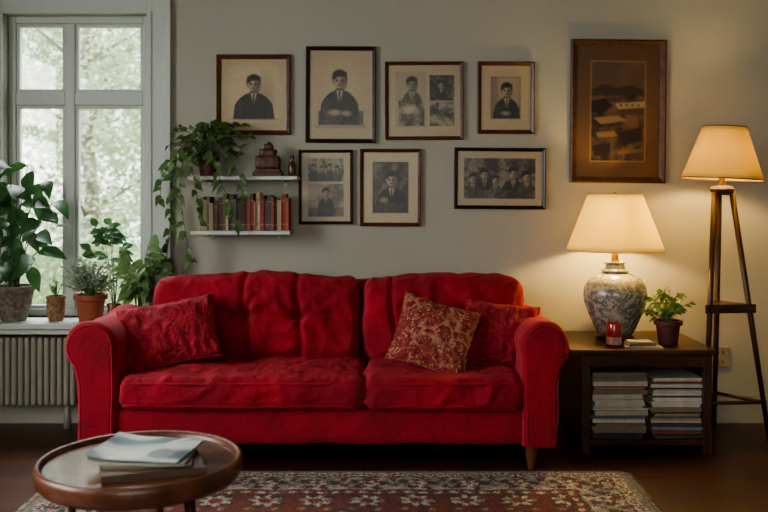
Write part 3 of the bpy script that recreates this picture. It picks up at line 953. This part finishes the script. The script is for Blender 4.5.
while x < xe-.010:
    t = rng.uniform(.011, .022)
    if x+t > xe: t = xe-x
    red = x > PX(243, -.18)
    h = rng.uniform(.15, .20) if red else rng.uniform(.14, .19)
    if red: rgb = bc_red[kk % len(bc_red)]; kk += 1
    else: rgb = rng.choice(bc_dark)
    d = rng.uniform(.12, .14)
    b = MB(); c = .002
    b.box(0, c, -d, 0, 0, h, 0); b.box(t-c, t, -d, 0, 0, h, 0); b.box(c, t-c, -d, -d+c, 0, h, 0)
    b.box(c, t-c, -d+c, -.004, .003, h-.003, 1)
    b.box(c*.5, t-c*.5, -d-.0008, -d, h*.8, h*.83, 2); b.box(c*.5, t-c*.5, -d-.0008, -d, h*.16, h*.19, 2)
    o = b.obj('book', [cmat(rgb), M_pages, cmat((150, 120, 76))], smooth=False)
    o.location = (x, -.035-rng.uniform(0, .01), SH2+.0005)
    nm = 'red' if rgb[0] > 100 and rgb[1] < 80 else ('tan' if rgb[0] > 110 else 'dark')
    tag(o, nm+' hardback book standing on the lower wall shelf', 'book', 'books on the lower wall shelf')
    x += t+.0008; i += 1
M_orn = pmat('carved_redwood', (78, 48, 37), .5, .35, 30, .4, 60)
orn = thing('carved_ornament', 'reddish brown carved wooden ornament on the upper shelf', 'ornament', (PX(268, -.12), -.12, SH1+.0005))
k = 1/S(-.12)
b = MB()
b.box(-14.5*k, 14.5*k, -.045, .045, 0, 4*k); b.box(-12.5*k, 12.5*k, -.04, .04, 4*k, 7*k)
b.obj('plinth', M_orn, orn, smooth=False, bevel=.003)
b = MB(); rbox(b, 12*k, .038, 7*k, .015, .008, lambda p, n: p+n*.004*N(p, 40), Matrix.Translation((0, 0, 13.5*k)))
b.obj('body', M_orn, orn)
b = MB(); rbox(b, 8.5*k, .034, 4.0*k, .012, .008, lambda p, n: p+n*.004*N(p, 45), Matrix.Translation((0, 0, 23*k)))
rbox(b, 4.5*k, .026, 3*k, .012, .008, lambda p, n: p+n*.004*N(p, 45), Matrix.Translation((1*k, 0, 29*k)))
b.lathe([(0, 30*k), (2.5*k, 31*k), (3*k, 32.5*k), (0, 34.5*k)], (1*k, 0, 0), 20)
b.obj('head', M_orn, orn)
bt = thing('bottle', 'small dark amber bottle on the upper shelf', 'bottle', (PX(292, -.1), -.1, SH1+.0005))
b = MB(); b.lathe([(0, 0), (.017, 0), (.019, .006), (.019, .06), (.014, .072), (.008, .078), (.008, .088), (0, .088)], seg=24); b.obj('bottle_body', pmat('amber_glass', (84, 52, 28), .15, .1, 20), bt, angle=40)
b = MB(); b.lathe([(0, .0885), (.01, .0885), (.01, .108), (0, .108)], seg=20); b.obj('cap', M_black, bt, angle=40)

# pothos on upper shelf
py = -.115
po = thing('potted_plant', 'trailing pothos in a dark clay pot with hanging vines', 'plant', (PX(208, py), py, SH1+.0005))
pot(po, .040, .052, .10, M_terradk)
r = random.Random(5)
sb = MB(); lb = MB()
for i in range(54):
    a = r.random()*2*pi; rr = r.uniform(.02, .21)
    tip = Vector((math.cos(a)*rr, math.sin(a)*rr*.5, .10+r.uniform(.0, .25)*(1-rr*1.7)))
    base = Vector((math.cos(a)*.02, math.sin(a)*.02, .085)); mid = Vector((tip.x*.4, tip.y*.4, .10+(tip.z-.05)*.9))
    pts = [base*(1-t)**2+mid*2*t*(1-t)+tip*t*t for t in [k/5 for k in range(6)]]
    sb.tube(pts, .0018, 4)
    for t in (.75, 1):
        p = base*(1-t)**2+mid*2*t*(1-t)+tip*t*t
        aa = a+r.uniform(-1.4, 1.4)
        lb.leaf(p, (math.cos(aa), math.sin(aa)*.7-.2, r.uniform(-.3, .6)), r.uniform(.05, .085), r.uniform(.034, .05), r.uniform(.2, .7), up=(r.uniform(-.7, .7), -.6, .7), pw=.6)
def vine(pts, n, sz=1):
    P = [Vector(p) for p in pts]
    cur = []
    m = 40
    for k in range(m+1):
        t = k/m*(len(P)-1); i0 = min(int(t), len(P)-2); f = t-i0
        p0 = P[max(i0-1, 0)]; p1 = P[i0]; p2 = P[i0+1]; p3 = P[min(i0+2, len(P)-1)]
        q = .5*((2*p1)+(-p0+p2)*f+(2*p0-5*p1+4*p2-p3)*f*f+(-p0+3*p1-3*p2+p3)*f**3)
        cur.append(q)
    sb.tube(cur, .0018, 4)
    for k in range(n):
        q = cur[min(m, int((k+1)/n*m))]
        a = r.uniform(0, 2*pi)
        lb.leaf(q, (math.cos(a), -abs(math.sin(a))*.6, r.uniform(-.9, .1)), sz*r.uniform(.04, .07), sz*r.uniform(.026, .042), r.uniform(.2, .6), up=(r.uniform(-.6, .6), -.9, .4), pw=.6)
W = lambda px, py_, y: (PX(px, y)-po.location.x, y-py, PZ(py_, y)-po.location.z)
vine([W(205, 150, -.12), W(180, 148, -.16), W(172, 185, -.12), W(170, 225, -.10), W(166, 262, -.08)], 24)
vine([W(205, 152, -.12), W(186, 150, -.2), W(180, 190, -.23), W(186, 235, -.2), W(190, 262, -.15)], 22)
vine([W(205, 155, -.12), W(192, 158, -.24), W(196, 190, -.24), W(200, 222, -.24)], 13)
vine([W(210, 155, -.12), W(214, 160, -.23), W(222, 185, -.235), W(232, 208, -.24), W(236, 226, -.24)], 13)
vine([W(210, 150, -.12), W(228, 158, -.2), W(240, 178, -.235), W(242, 196, -.24)], 11)
vine([W(205, 150, -.12), W(176, 158, -.1), W(163, 170, -.1), W(160, 200, -.08)], 14)
lim = -.012-py
sb.clampy(lim); lb.clampy(lim)
sb.obj('vines', M_stem, po); lb.obj('leaves', M_leafm, po)

# ------------------------------------------------------------------ window-sill plants
SY_ = -.11
M_orn_pot = pmat('grey_carved_stone', (116, 108, 93), .8, .45, 45, .8, 50)
p1 = thing('potted_plant', 'large broad-leaved plant in a carved grey pot on the windowsill', 'plant', (PX(14, SY_), SY_, SZ+.0005))
b = MB(); b.lathe([(0, 0), (.06, 0), (.066, .012), (.085, .08), (.098, .15), (.104, .155), (.106, .175), (.102, .182), (.092, .182), (.09, .165), (0, .165)], seg=44)
b.v = [(x*(1+.03*math.sin(12*math.atan2(y, x))*(1 if .02 < z < .15 and math.hypot(x, y) > .05 else 0)), y*(1+.03*math.sin(12*math.atan2(y, x))*(1 if .02 < z < .15 and math.hypot(x, y) > .05 else 0)), z) for x, y, z in b.v]
b.obj('pot', M_orn_pot, p1, angle=40)
b = MB(); b.lathe([(0, .164), (.089, .166), (.087, .172), (0, .175)], seg=24); b.obj('soil', M_soil, p1)
r = random.Random(11); sb = MB(); lb = MB()
tips = [(-10, 184), (10, 168), (28, 166), (44, 182), (54, 202), (46, 218), (20, 205), (35, 235), (10, 235), (42, 250), (28, 262), (2, 265), (-8, 220), (34, 262), (18, 186), (36, 198), (15, 250), (-15, 250), (2, 182), (26, 222), (8, 212)]
for (tx, tz) in tips:
    yy = SY_+r.uniform(-.12, .08)
    tip = Vector((PX(tx, yy)-PX(14, SY_), yy-SY_, PZ(tz, yy)-SZ))
    base = Vector((r.uniform(-.03, .03), r.uniform(-.03, .03), .16)); mid = Vector((tip.x*.3, tip.y*.3, .17+(tip.z-.17)*.75))
    pts = [base*(1-t)**2+mid*2*t*(1-t)+tip*t*t for t in [k/7 for k in range(8)]]
    sb.tube(pts, .003, 5)
    dx = tip.x
    for q in range(3):
        d = Vector((dx*2+r.uniform(-.9, .9), r.uniform(-1, .1), r.uniform(-.4, .35)))
        tt = [1, .88, .74][q]
        p = base*(1-tt)**2+mid*2*tt*(1-tt)+tip*tt*tt
        lb.leaf(p, d, r.uniform(.11, .165), r.uniform(.062, .09), r.uniform(.2, .7), n=7, pw=.82, up=(r.uniform(-.5, .5), -.7, .65))
sb.clampy(.05-SY_); lb.clampy(.052-SY_)
sb.obj('stems', M_stem, p1); lb.obj('leaves', M_leafd, p1)

p2 = thing('potted_plant', 'small carved wooden pot with thin twiggy herb', 'plant', (PX(56, SY_), SY_, SZ+.0005))
b = MB(); b.lathe([(0, 0), (.036, 0), (.044, .03), (.048, .08), (.046, .11), (.05, .115), (.05, .13), (.042, .13), (.04, .115), (0, .115)], seg=32)
b.obj('pot', pmat('carved_wood_pot', (132, 98, 68), .7, .5, 60, .6, 60), p2, angle=40)
b = MB(); b.lathe([(0, .1145), (.039, .1155), (.037, .12), (0, .122)], seg=24); b.obj('soil', M_soil, p2)
bush(p2, .12, .10, .035, 8, 5, .02, .010, M_leafl, 33)
p3 = thing('potted_plant', 'bushy grey-green herb in a terracotta pot', 'plant', (PX(92, SY_), SY_-.02, SZ+.0005))
pot(p3, .058, .076, .14, M_terra, .01)
bush(p3, .13, .24, .17, 56, 10, .030, .015, M_leafg, 41, ys=.6, ymax=.11, tmin=.3)
p4 = thing('potted_plant', 'tall dark-leaved plant in a small clay pot on the windowsill', 'plant', (PX(114, .02), .02, SZ+.0005))
pot(p4, .028, .036, .075, M_terradk, .003)
bush(p4, .07, .52, .10, 7, 6, .085, .045, M_leafd, 55, ys=.15, t0=.72, ymax=.036, tmin=.7, lean=(-.05, -.01))
p5 = thing('potted_plant', 'green leafy plant in a clay pot beside the window casing', 'plant', (PX(138, -.13), -.13, SZ+.0005))
pot(p5, .036, .045, .075, M_terra, .006)
def fixs(v):
    X, Z = v[0]+p5.location.x, v[2]+SZ
    if Z < .80 and X > -1.205: return (-1.205-p5.location.x+.001*math.sin(Z*900), v[1], v[2])
    return v
bush(p5, .07, .40, .14, 20, 6, .10, .055, M_leafl, 62, ys=.5, ymax=.09, tmin=.3, lean=(.02, .0), bend=.5, fix=fixs)
for i, (px_, h) in enumerate(((112, .10), (119, .085))):
    b = MB(); b.lathe([(0, 0), (.014, 0), (.016, .01), (.014, h*.6), (.011, h*.7), (.014, h*.8), (.012, h*.95), (0, h)], seg=20)
    o = b.obj('wooden_figure', cmat((150, 108, 72))); o.location = (PX(px_, -.17), -.17, SZ+.0005)
    tag(o, 'small turned wooden figure on the windowsill', 'ornament', 'wooden figures on the windowsill')

# ------------------------------------------------------------------ pictures
M_print = vcmat('photographic_print', .35)
class Cv:
    def __init__(s, U, V): s.U, s.V = U, V; s.C = np.zeros(U.shape+(3,))
    def fill(s, c): s.C[:] = c
    def blend(s, a, c): s.C = s.C*(1-a[..., None])+np.array(c, float)*a[..., None]
    def rect(s, x0, y0, x1, y1, c, a=1.): s.blend(((s.U >= x0) & (s.U <= x1) & (s.V >= y0) & (s.V <= y1))*a, c)
    def ell(s, cx, cy, rx, ry, c, soft=.15, a=1., clip=None):
        d = np.hypot((s.U-cx)/rx, (s.V-cy)/ry)
        m = np.clip((1-d)/soft+.5, 0, 1)*a
        if clip is not None: m = m*clip
        s.blend(m, c)
    def poly(s, pts, c, a=1.):
        ins = np.zeros(s.U.shape, bool); n = len(pts)
        for i in range(n):
            x1, y1 = pts[i]; x2, y2 = pts[(i+1) % n]
            if y1 == y2: continue
            cond = ((y1 > s.V) != (y2 > s.V)) & (s.U < (x2-x1)*(s.V-y1)/(y2-y1)+x1)
            ins ^= cond
        s.blend(ins*a, c)
    def rectmask(s, x0, y0, x1, y1): return ((s.U >= x0) & (s.U <= x1) & (s.V >= y0) & (s.V <= y1))*1.
    def mottled(s, x0, y0, x1, y1, c1, c2, fr, seed, a=1.):
        rs = np.random.RandomState(seed); n = np.zeros(s.U.shape)
        for k in range(9):
            f = fr*(.6+k*.6); th = rs.rand()*6.28; p, q = rs.rand()*6, rs.rand()*6
            n += np.sin(f*(math.cos(th)*s.U+math.sin(th)*s.V)+p+1.8*np.sin(f*.5*s.V+q)+1.5*np.sin(f*.4*s.U-q))/(1+k*.35)
        n = np.clip(n/3+.5, 0, 1)
        m = s.rectmask(x0, y0, x1, y1)*a
        c = np.array(c1)*(1-n[..., None])+np.array(c2)*n[..., None]
        s.C = s.C*(1-m[..., None])+c*m[..., None]
    def person(s, cx, cy, r, asp, body, clip=None, skin=(160, 146, 124), shirt=(170, 160, 142), bw=2.4, bot=1.0, hat=False, hair=(30, 26, 24), turn=.25):
        rx = r*asp
        d = body
        def P(pts, c, a=1.):
            pts2 = [(cx+x*rx, cy+y*r) for x, y in pts]
            if clip: pts2 = [(min(max(x, clip[0]), clip[2]), min(max(y, clip[1]), clip[3])) for x, y in pts2]
            s.poly(pts2, c, a)
        yb = (bot-cy)/r
        P([(-.42, .6), (.42, .6), (.5, 1.6), (-.5, 1.6)], [x*.7 for x in skin])
        sh = []
        for k in range(9):
            t = k/8; sh.append((-bw+(bw-.45)*t, 2.9-1.6*math.sin(t*pi/2)**.8))
        body_pts = [(-bw-.25, yb)]+sh+[(-x, y) for x, y in reversed(sh)]+[(bw+.25, yb)]
        P(body_pts, d)
        l = [min(255, x*1.45+10) for x in d]; dk = [x*.6 for x in d]
        P([(-bw*.98, 3.2), (-bw*.7, 2.2), (-bw*.5, 2.6), (-bw*.62, yb)], l, .35)
        P([(bw*.55, 2.4), (bw*.62, 2.4), (bw*.6, yb), (bw*.5, yb)], dk, .8)
        P([(-bw*.5, 2.8), (-bw*.44, 2.8), (-bw*.55, yb), (-bw*.62, yb)], dk, .8)
        P([(-.45, 1.25), (.45, 1.25), (.06, 2.7), (-.06, 2.7)], shirt)
        P([(-.12, 1.45), (.12, 1.45), (.1, 2.6), (-.06, 2.6)], [x*.7 for x in d])
        P([(-.75, 1.35), (-.45, 1.15), (-.02, 2.8), (-.3, 2.5)], l, .6); P([(.75, 1.35), (.45, 1.15), (.02, 2.8), (.3, 2.5)], l, .45)
        s.ell(cx-.02*rx, cy-.18*r, .92*rx, 1.02*r, hair, .25)
        s.ell(cx-.8*rx, cy+.2*r, .12*rx, .24*r, [x*.75 for x in skin], .4)
        s.ell(cx, cy+.2*r, .74*rx, .92*r, skin, .2)
        s.ell(cx+.45*rx, cy+.3*r, .42*rx, .85*r, [x*.55 for x in skin], 1.0, .75)
        s.ell(cx-.2*rx, cy-.05*r, .4*rx, .3*r, [min(255, x*1.15) for x in skin], 1., .6)
        s.ell(cx+.05*rx, cy-.72*r, .80*rx, .36*r, hair, .5)
        s.ell(cx-.6*rx, cy-.5*r, .26*rx, .4*r, hair, .6)
        for sx in (-1, 1):
            ex = cx+(sx*.31-turn*.2)*rx
            s.ell(ex, cy+.08*r, .19*rx, .13*r, [x*.3 for x in skin], 1.1, .9)
        s.ell(cx+(.07-turn*.2)*rx, cy+.38*r, .10*rx, .2*r, [x*.6 for x in skin], 1.2, .7)
        s.ell(cx-turn*.2*rx, cy+.68*r, .25*rx, .08*r, [x*.45 for x in skin], 1., .8)
        s.ell(cx, cy+1.15*r, .5*rx, .2*r, [x*.4 for x in skin], .8, .6)
        if hat: s.ell(cx, cy-.55*r, 1.3*rx, .16*r, hair, .4); s.ell(cx, cy-.88*r, .75*rx, .45*r, hair, .3)
def finish(c, seed=0, k=.07, blur=1):
    C = c.C
    for _ in range(blur):
        P = np.pad(C, ((1, 1), (1, 1), (0, 0)), 'edge')
        C = (P[:-2, 1:-1]+P[2:, 1:-1]+P[1:-1, :-2]+P[1:-1, 2:]+2*C)/6
    rs = np.random.RandomState(seed)
    return C*(1-k+2*k*rs.rand(*c.U.shape))[..., None]
MATB = (176, 160, 134)
def pic1(U, V):
    c = Cv(U, V); c.fill(MATB); c.rect(.12, .1, .88, .88, (184, 170, 144)); c.ell(.5, .45, .42, .42, (196, 182, 156), .9, .8)
    c.ell(.68, .55, .14, .3, (140, 126, 106), 1.2, .5)
    c.person(.5, .34, .105, 1.1, (44, 42, 42), (.12, .1, .88, .84), bw=2.5, bot=.84)
    c.rect(.12, .84, .88, .86, (160, 144, 120)); c.rect(0, .88, 1, 1, MATB)
    return finish(c, 1)
def pic2(U, V):
    c = Cv(U, V); c.fill((172, 158, 134)); c.rect(.1, .08, .9, .88, (168, 154, 130)); c.ell(.5, .35, .4, .3, (184, 170, 146), 1.2, .8)
    c.person(.48, .33, .095, 1.35, (46, 44, 44), (.12, .1, .88, .84), bw=2.3, bot=.84)
    c.mottled(.14, .68, .86, .84, (36, 34, 34), (86, 78, 70), 22, 31, .8)
    c.ell(.40, .70, .1, .035, (150, 134, 112), .8); c.ell(.58, .71, .09, .032, (140, 124, 104), .8)
    c.rect(.1, .84, .9, .88, (150, 138, 116))
    return finish(c, 2)
def pic3(U, V):
    c = Cv(U, V); c.fill((174, 160, 136))
    c.rect(.1, .09, .53, .87, (158, 148, 130)); c.person(.33, .26, .085, 1.0, (74, 70, 64), (.12, .1, .52, .84), bw=1.7, bot=.84, skin=(140, 128, 110))
    c.mottled(.14, .5, .5, .85, (44, 40, 37), (140, 130, 114), 26, 14, .85)
    c.ell(.3, .62, .10, .07, (170, 160, 142), .8)
    c.mottled(.58, .14, .92, .5, (36, 34, 32), (130, 120, 104), 18, 4); c.mottled(.58, .51, .92, .85, (50, 46, 43), (146, 138, 120), 26, 5)
    c.rect(.58, .495, .92, .515, (160, 148, 126)); c.person(.74, .27, .05, 1.0, (40, 36, 34), (.6, .16, .9, .48), bw=1.6, bot=.48)
    return finish(c, 3)
def pic4(U, V):
    c = Cv(U, V); c.fill((180, 164, 136)); c.rect(.2, .17, .8, .83, (104, 94, 80)); c.rect(.22, .19, .78, .81, (140, 128, 110)); c.ell(.55, .35, .25, .25, (160, 148, 128), 1.2, .8)
    c.rect(.22, .19, .34, .81, (110, 98, 84), .5)
    c.person(.52, .38, .10, 1.25, (42, 38, 36), (.22, .19, .78, .81), bw=2.0, bot=.81); c.ell(.5, .74, .1, .035, (140, 122, 102), .8)
    return finish(c, 4)
def pic5(U, V):
    c = Cv(U, V); c.fill((176, 164, 142)); c.mottled(.14, .08, .86, .42, (50, 46, 44), (146, 138, 122), 16, 8)
    for k in range(4): c.person(.26+k*.16, .2+.03*(k % 2), .035, 1.3, (50+k*8, 46+k*8, 42+k*8), (.14, .08, .86, .42), bw=1.8, bot=.42)
    c.rect(.14, .46, .86, .93, (142, 132, 114)); c.mottled(.14, .46, .86, .93, (84, 76, 66), (150, 140, 122), 12, 18, .7)
    c.person(.5, .58, .06, 1.3, (46, 42, 40), (.14, .46, .86, .93), bw=2., bot=.93)
    c.mottled(.14, .8, .86, .93, (50, 46, 42), (110, 100, 86), 24, 28, .8)
    return finish(c, 5)
def pic6(U, V):
    c = Cv(U, V); c.fill((184, 172, 150)); c.rect(.17, .14, .83, .86, (60, 54, 50)); c.mottled(.19, .16, .81, .84, (50, 46, 43), (112, 104, 92), 12, 6)
    c.person(.52, .38, .10, 1.3, (34, 33, 33), (.19, .16, .81, .84), bw=2.1, bot=.84, shirt=(180, 172, 156)); c.ell(.38, .68, .08, .04, (140, 124, 104), .8)
    c.mottled(.19, .72, .81, .84, (42, 39, 37), (96, 88, 78), 26, 36, .7)
    return finish(c, 6)
def pic7(U, V):
    c = Cv(U, V); c.fill((170, 160, 140)); c.mottled(.08, .13, .92, .87, (46, 42, 40), (122, 114, 100), 18, 9)
    cl = (.08, .13, .92, .87)
    c.rect(.5, .13, .56, .87, (140, 132, 116), .5)
    c.person(.32, .42, .09, .62, (38, 36, 35), cl, bw=2.1, bot=.87); c.person(.18, .5, .08, .62, (60, 56, 52), cl, bw=1.9, bot=.87)
    c.person(.45, .52, .07, .62, (82, 76, 68), cl, bw=1.8, bot=.87)
    c.person(.66, .4, .10, .62, (44, 41, 39), cl, bw=2.2, bot=.87); c.person(.82, .46, .085, .62, (68, 62, 58), cl, bw=2., bot=.87, hat=True)
    c.mottled(.08, .72, .92, .87, (44, 40, 38), (132, 122, 106), 30, 19, .6)
    return finish(c, 7)
def pic8(U, V):
    c = Cv(U, V); c.fill((100, 74, 54)); c.rect(.165, .115, .835, .885, (146, 114, 82)); c.rect(.18, .125, .82, .875, (70, 54, 42))
    m = (.18, .125, .82, .875)
    c.mottled(.18, .125, .82, .34, (92, 74, 60), (116, 95, 78), 8, 1)
    c.mottled(.18, .34, .82, .62, (48, 38, 31), (104, 80, 62), 18, 2); c.mottled(.18, .62, .82, .875, (42, 33, 27), (90, 70, 56), 15, 3)
    c.poly([(.18, .34), (.34, .29), (.5, .32), (.66, .30), (.82, .34), (.82, .38), (.18, .38)], (62, 48, 40))
    c.poly([(.46, .44), (.82, .42), (.82, .47), (.5, .485)], (156, 132, 104)); c.poly([(.5, .485), (.82, .47), (.82, .53), (.55, .52)], (74, 56, 44))
    c.poly([(.2, .55), (.5, .53), (.62, .57), (.3, .60)], (132, 108, 84)); c.poly([(.18, .42), (.36, .40), (.44, .46), (.3, .52), (.18, .5)], (40, 31, 26))
    c.poly([(.5, .66), (.78, .62), (.8, .72), (.56, .76)], (38, 30, 25)); c.poly([(.24, .66), (.46, .65), (.5, .69), (.26, .70)], (122, 98, 76))
    c.poly([(.2, .76), (.42, .74), (.4, .84), (.22, .84)], (40, 32, 27)); c.poly([(.5, .80), (.8, .78), (.8, .81), (.5, .83)], (100, 80, 64))
    for k in range(4): c.rect(.52+k*.07, .445, .55+k*.07, .465, (96, 78, 62), .8)
    return finish(c, 8, blur=3)
def fmat(rgb, rgb2): return woodmat('frame_wood', rgb, rgb2, .35, (6, 6, 6), 6)
FB = fmat((72, 42, 29), (98, 60, 41)); FD = fmat((36, 27, 22), (54, 40, 32)); FR = fmat((76, 38, 31), (100, 54, 43)); FK = fmat((22, 20, 19), (34, 31, 28)); FG = fmat((66, 42, 28), (90, 59, 39))
TI = (.93, .90, .84)
pics = [((217, 55, 291, 135), 4.5, FB, pic1, 'brown-framed sepia portrait of a boy in dark jacket', .0, TI),
        ((306, 47, 376, 143), 4, FD, pic2, 'dark-framed vintage portrait of a man in dark suit', .3, TI),
        ((385, 62, 463, 140), 3.5, FB, pic3, 'brown-framed pair of small black and white prints', -.2, TI),
        ((477, 62, 534, 134), 4, FR, pic4, 'small red-brown framed sepia portrait with wide mat', .3, TI),
        ((299, 150, 353, 224), 2.8, FD, pic5, 'dark thin-framed print with two stacked old photographs', -.2, TI),
        ((360, 149, 421, 226), 3.5, FR, pic6, 'reddish-brown framed black and white portrait of a man', .2, TI),
        ((454, 148, 545, 209), 3.5, FK, pic7, 'black-framed wide group photograph with seated figures', .5, TI),
        ((570, 40, 665, 183), 6, FG, pic8, 'large brown-framed dark landscape painting with brown mat', .6, (.88, .87, .84))]
for (rc, fw, fm, fn, lab, tilt, ti) in pics:
    yy = 0.0
    xa, xb = PX(rc[0], yy), PX(rc[2], yy); za, zb_ = PZ(rc[3], yy), PZ(rc[1], yy)
    w, h = xb-xa, zb_-za; f = fw/S(yy)
    root = thing('framed_picture', lab, 'picture', ((xa+xb)/2, -.001, (za+zb_)/2), 'framed pictures hung on the wall', (0, math.radians(tilt), 0))
    b = MB()
    profm = [(0, 0), (0, -.020), (f*.25, -.024), (f*.55, -.020), (f*.8, -.016), (f, -.014), (f, -.004)]
    vs = []; fs = []
    for (i_, y_) in profm:
        X_, Z_ = w/2-i_, h/2-i_
        vs += [(-X_, y_, -Z_), (X_, y_, -Z_), (X_, y_, Z_), (-X_, y_, Z_)]
    for j in range(len(profm)-1):
        for q in range(4):
            q2 = (q+1) % 4
            fs.append((j*4+q, j*4+q2, (j+1)*4+q2, (j+1)*4+q))
    b.add(vs, fs)
    b.obj('frame', fm, root, smooth=False)
    iw, ih = w-2*f, h-2*f
    b = MB(); b.box(-w/2+.002, w/2-.002, -.006, -.001, -h/2+.002, h/2-.002); b.obj('backing_board', M_darkwood, root, smooth=False)
    o = grid_mesh('print', iw+.002, ih+.002, max(60, int(iw*420)), max(60, int(ih*420)), fn, M_print, 'xz', -.008, ti)
    o.parent = root

# ------------------------------------------------------------------ camera, light, world
cam = bpy.data.cameras.new('camera'); co = bpy.data.objects.new('camera', cam); COL.objects.link(co)
co.location = (0, -DC, HC); co.rotation_euler = (pi/2, 0, 0)
cam.sensor_width = 36; cam.lens = F/768*36; cam.shift_y = -(256-192)/768
cam.clip_start = .05
cam.dof.use_dof = True; cam.dof.focus_distance = 4.2; cam.dof.aperture_fstop = 2.4
scene.camera = co
def area(name, loc, target, sx, sy, e, col):
    l = bpy.data.lights.new(name, 'AREA'); l.shape = 'RECTANGLE'; l.size = sx; l.size_y = sy; l.energy = e; l.color = col
    o = bpy.data.objects.new(name, l); COL.objects.link(o); o.location = loc
    d = Vector(target)-Vector(loc); o.rotation_euler = d.to_track_quat('-Z', 'Y').to_euler(); return o
area('sky_light_back', (-1.9, 1.6, 3.4), (-1.4, -.8, .6), 2.0, 1.4, 210, (.93, .98, 1.0))
area('fill_light_left', (XL-.7, -2.8, 2.1), (0, -1.4, .4), 2.2, 1.8, 155, (1.0, .99, .96))  # added fill lamp outside the unseen left window
area('fill_light_front', (-.4, YF-.8, 1.9), (-.3, 0, .6), 2.2, 1.6, 42, (1.0, .97, .92))  # added front fill lamp behind the camera, outside the added window
w = bpy.data.worlds.new('world'); scene.world = w; w.use_nodes = True
nt = w.node_tree; bg = nt.nodes['Background']
tc = nt.nodes.new('ShaderNodeTexCoord'); nz = nt.nodes.new('ShaderNodeTexNoise'); nz.inputs['Scale'].default_value = 9; nz.inputs['Detail'].default_value = 8
nt.links.new(tc.outputs['Generated'], nz.inputs['Vector'])
mx = addmix(nt, (.7, .82, .7, 1), (1, 1, .98, 1), addramp(nt, nz.outputs['Fac'], .35, .6))
nt.links.new(mx.outputs[2], bg.inputs['Color']); bg.inputs['Strength'].default_value = 3.0
scene.view_settings.view_transform = 'AgX'
scene.view_settings.look = 'AgX - Medium High Contrast'
scene.view_settings.exposure = 0.22
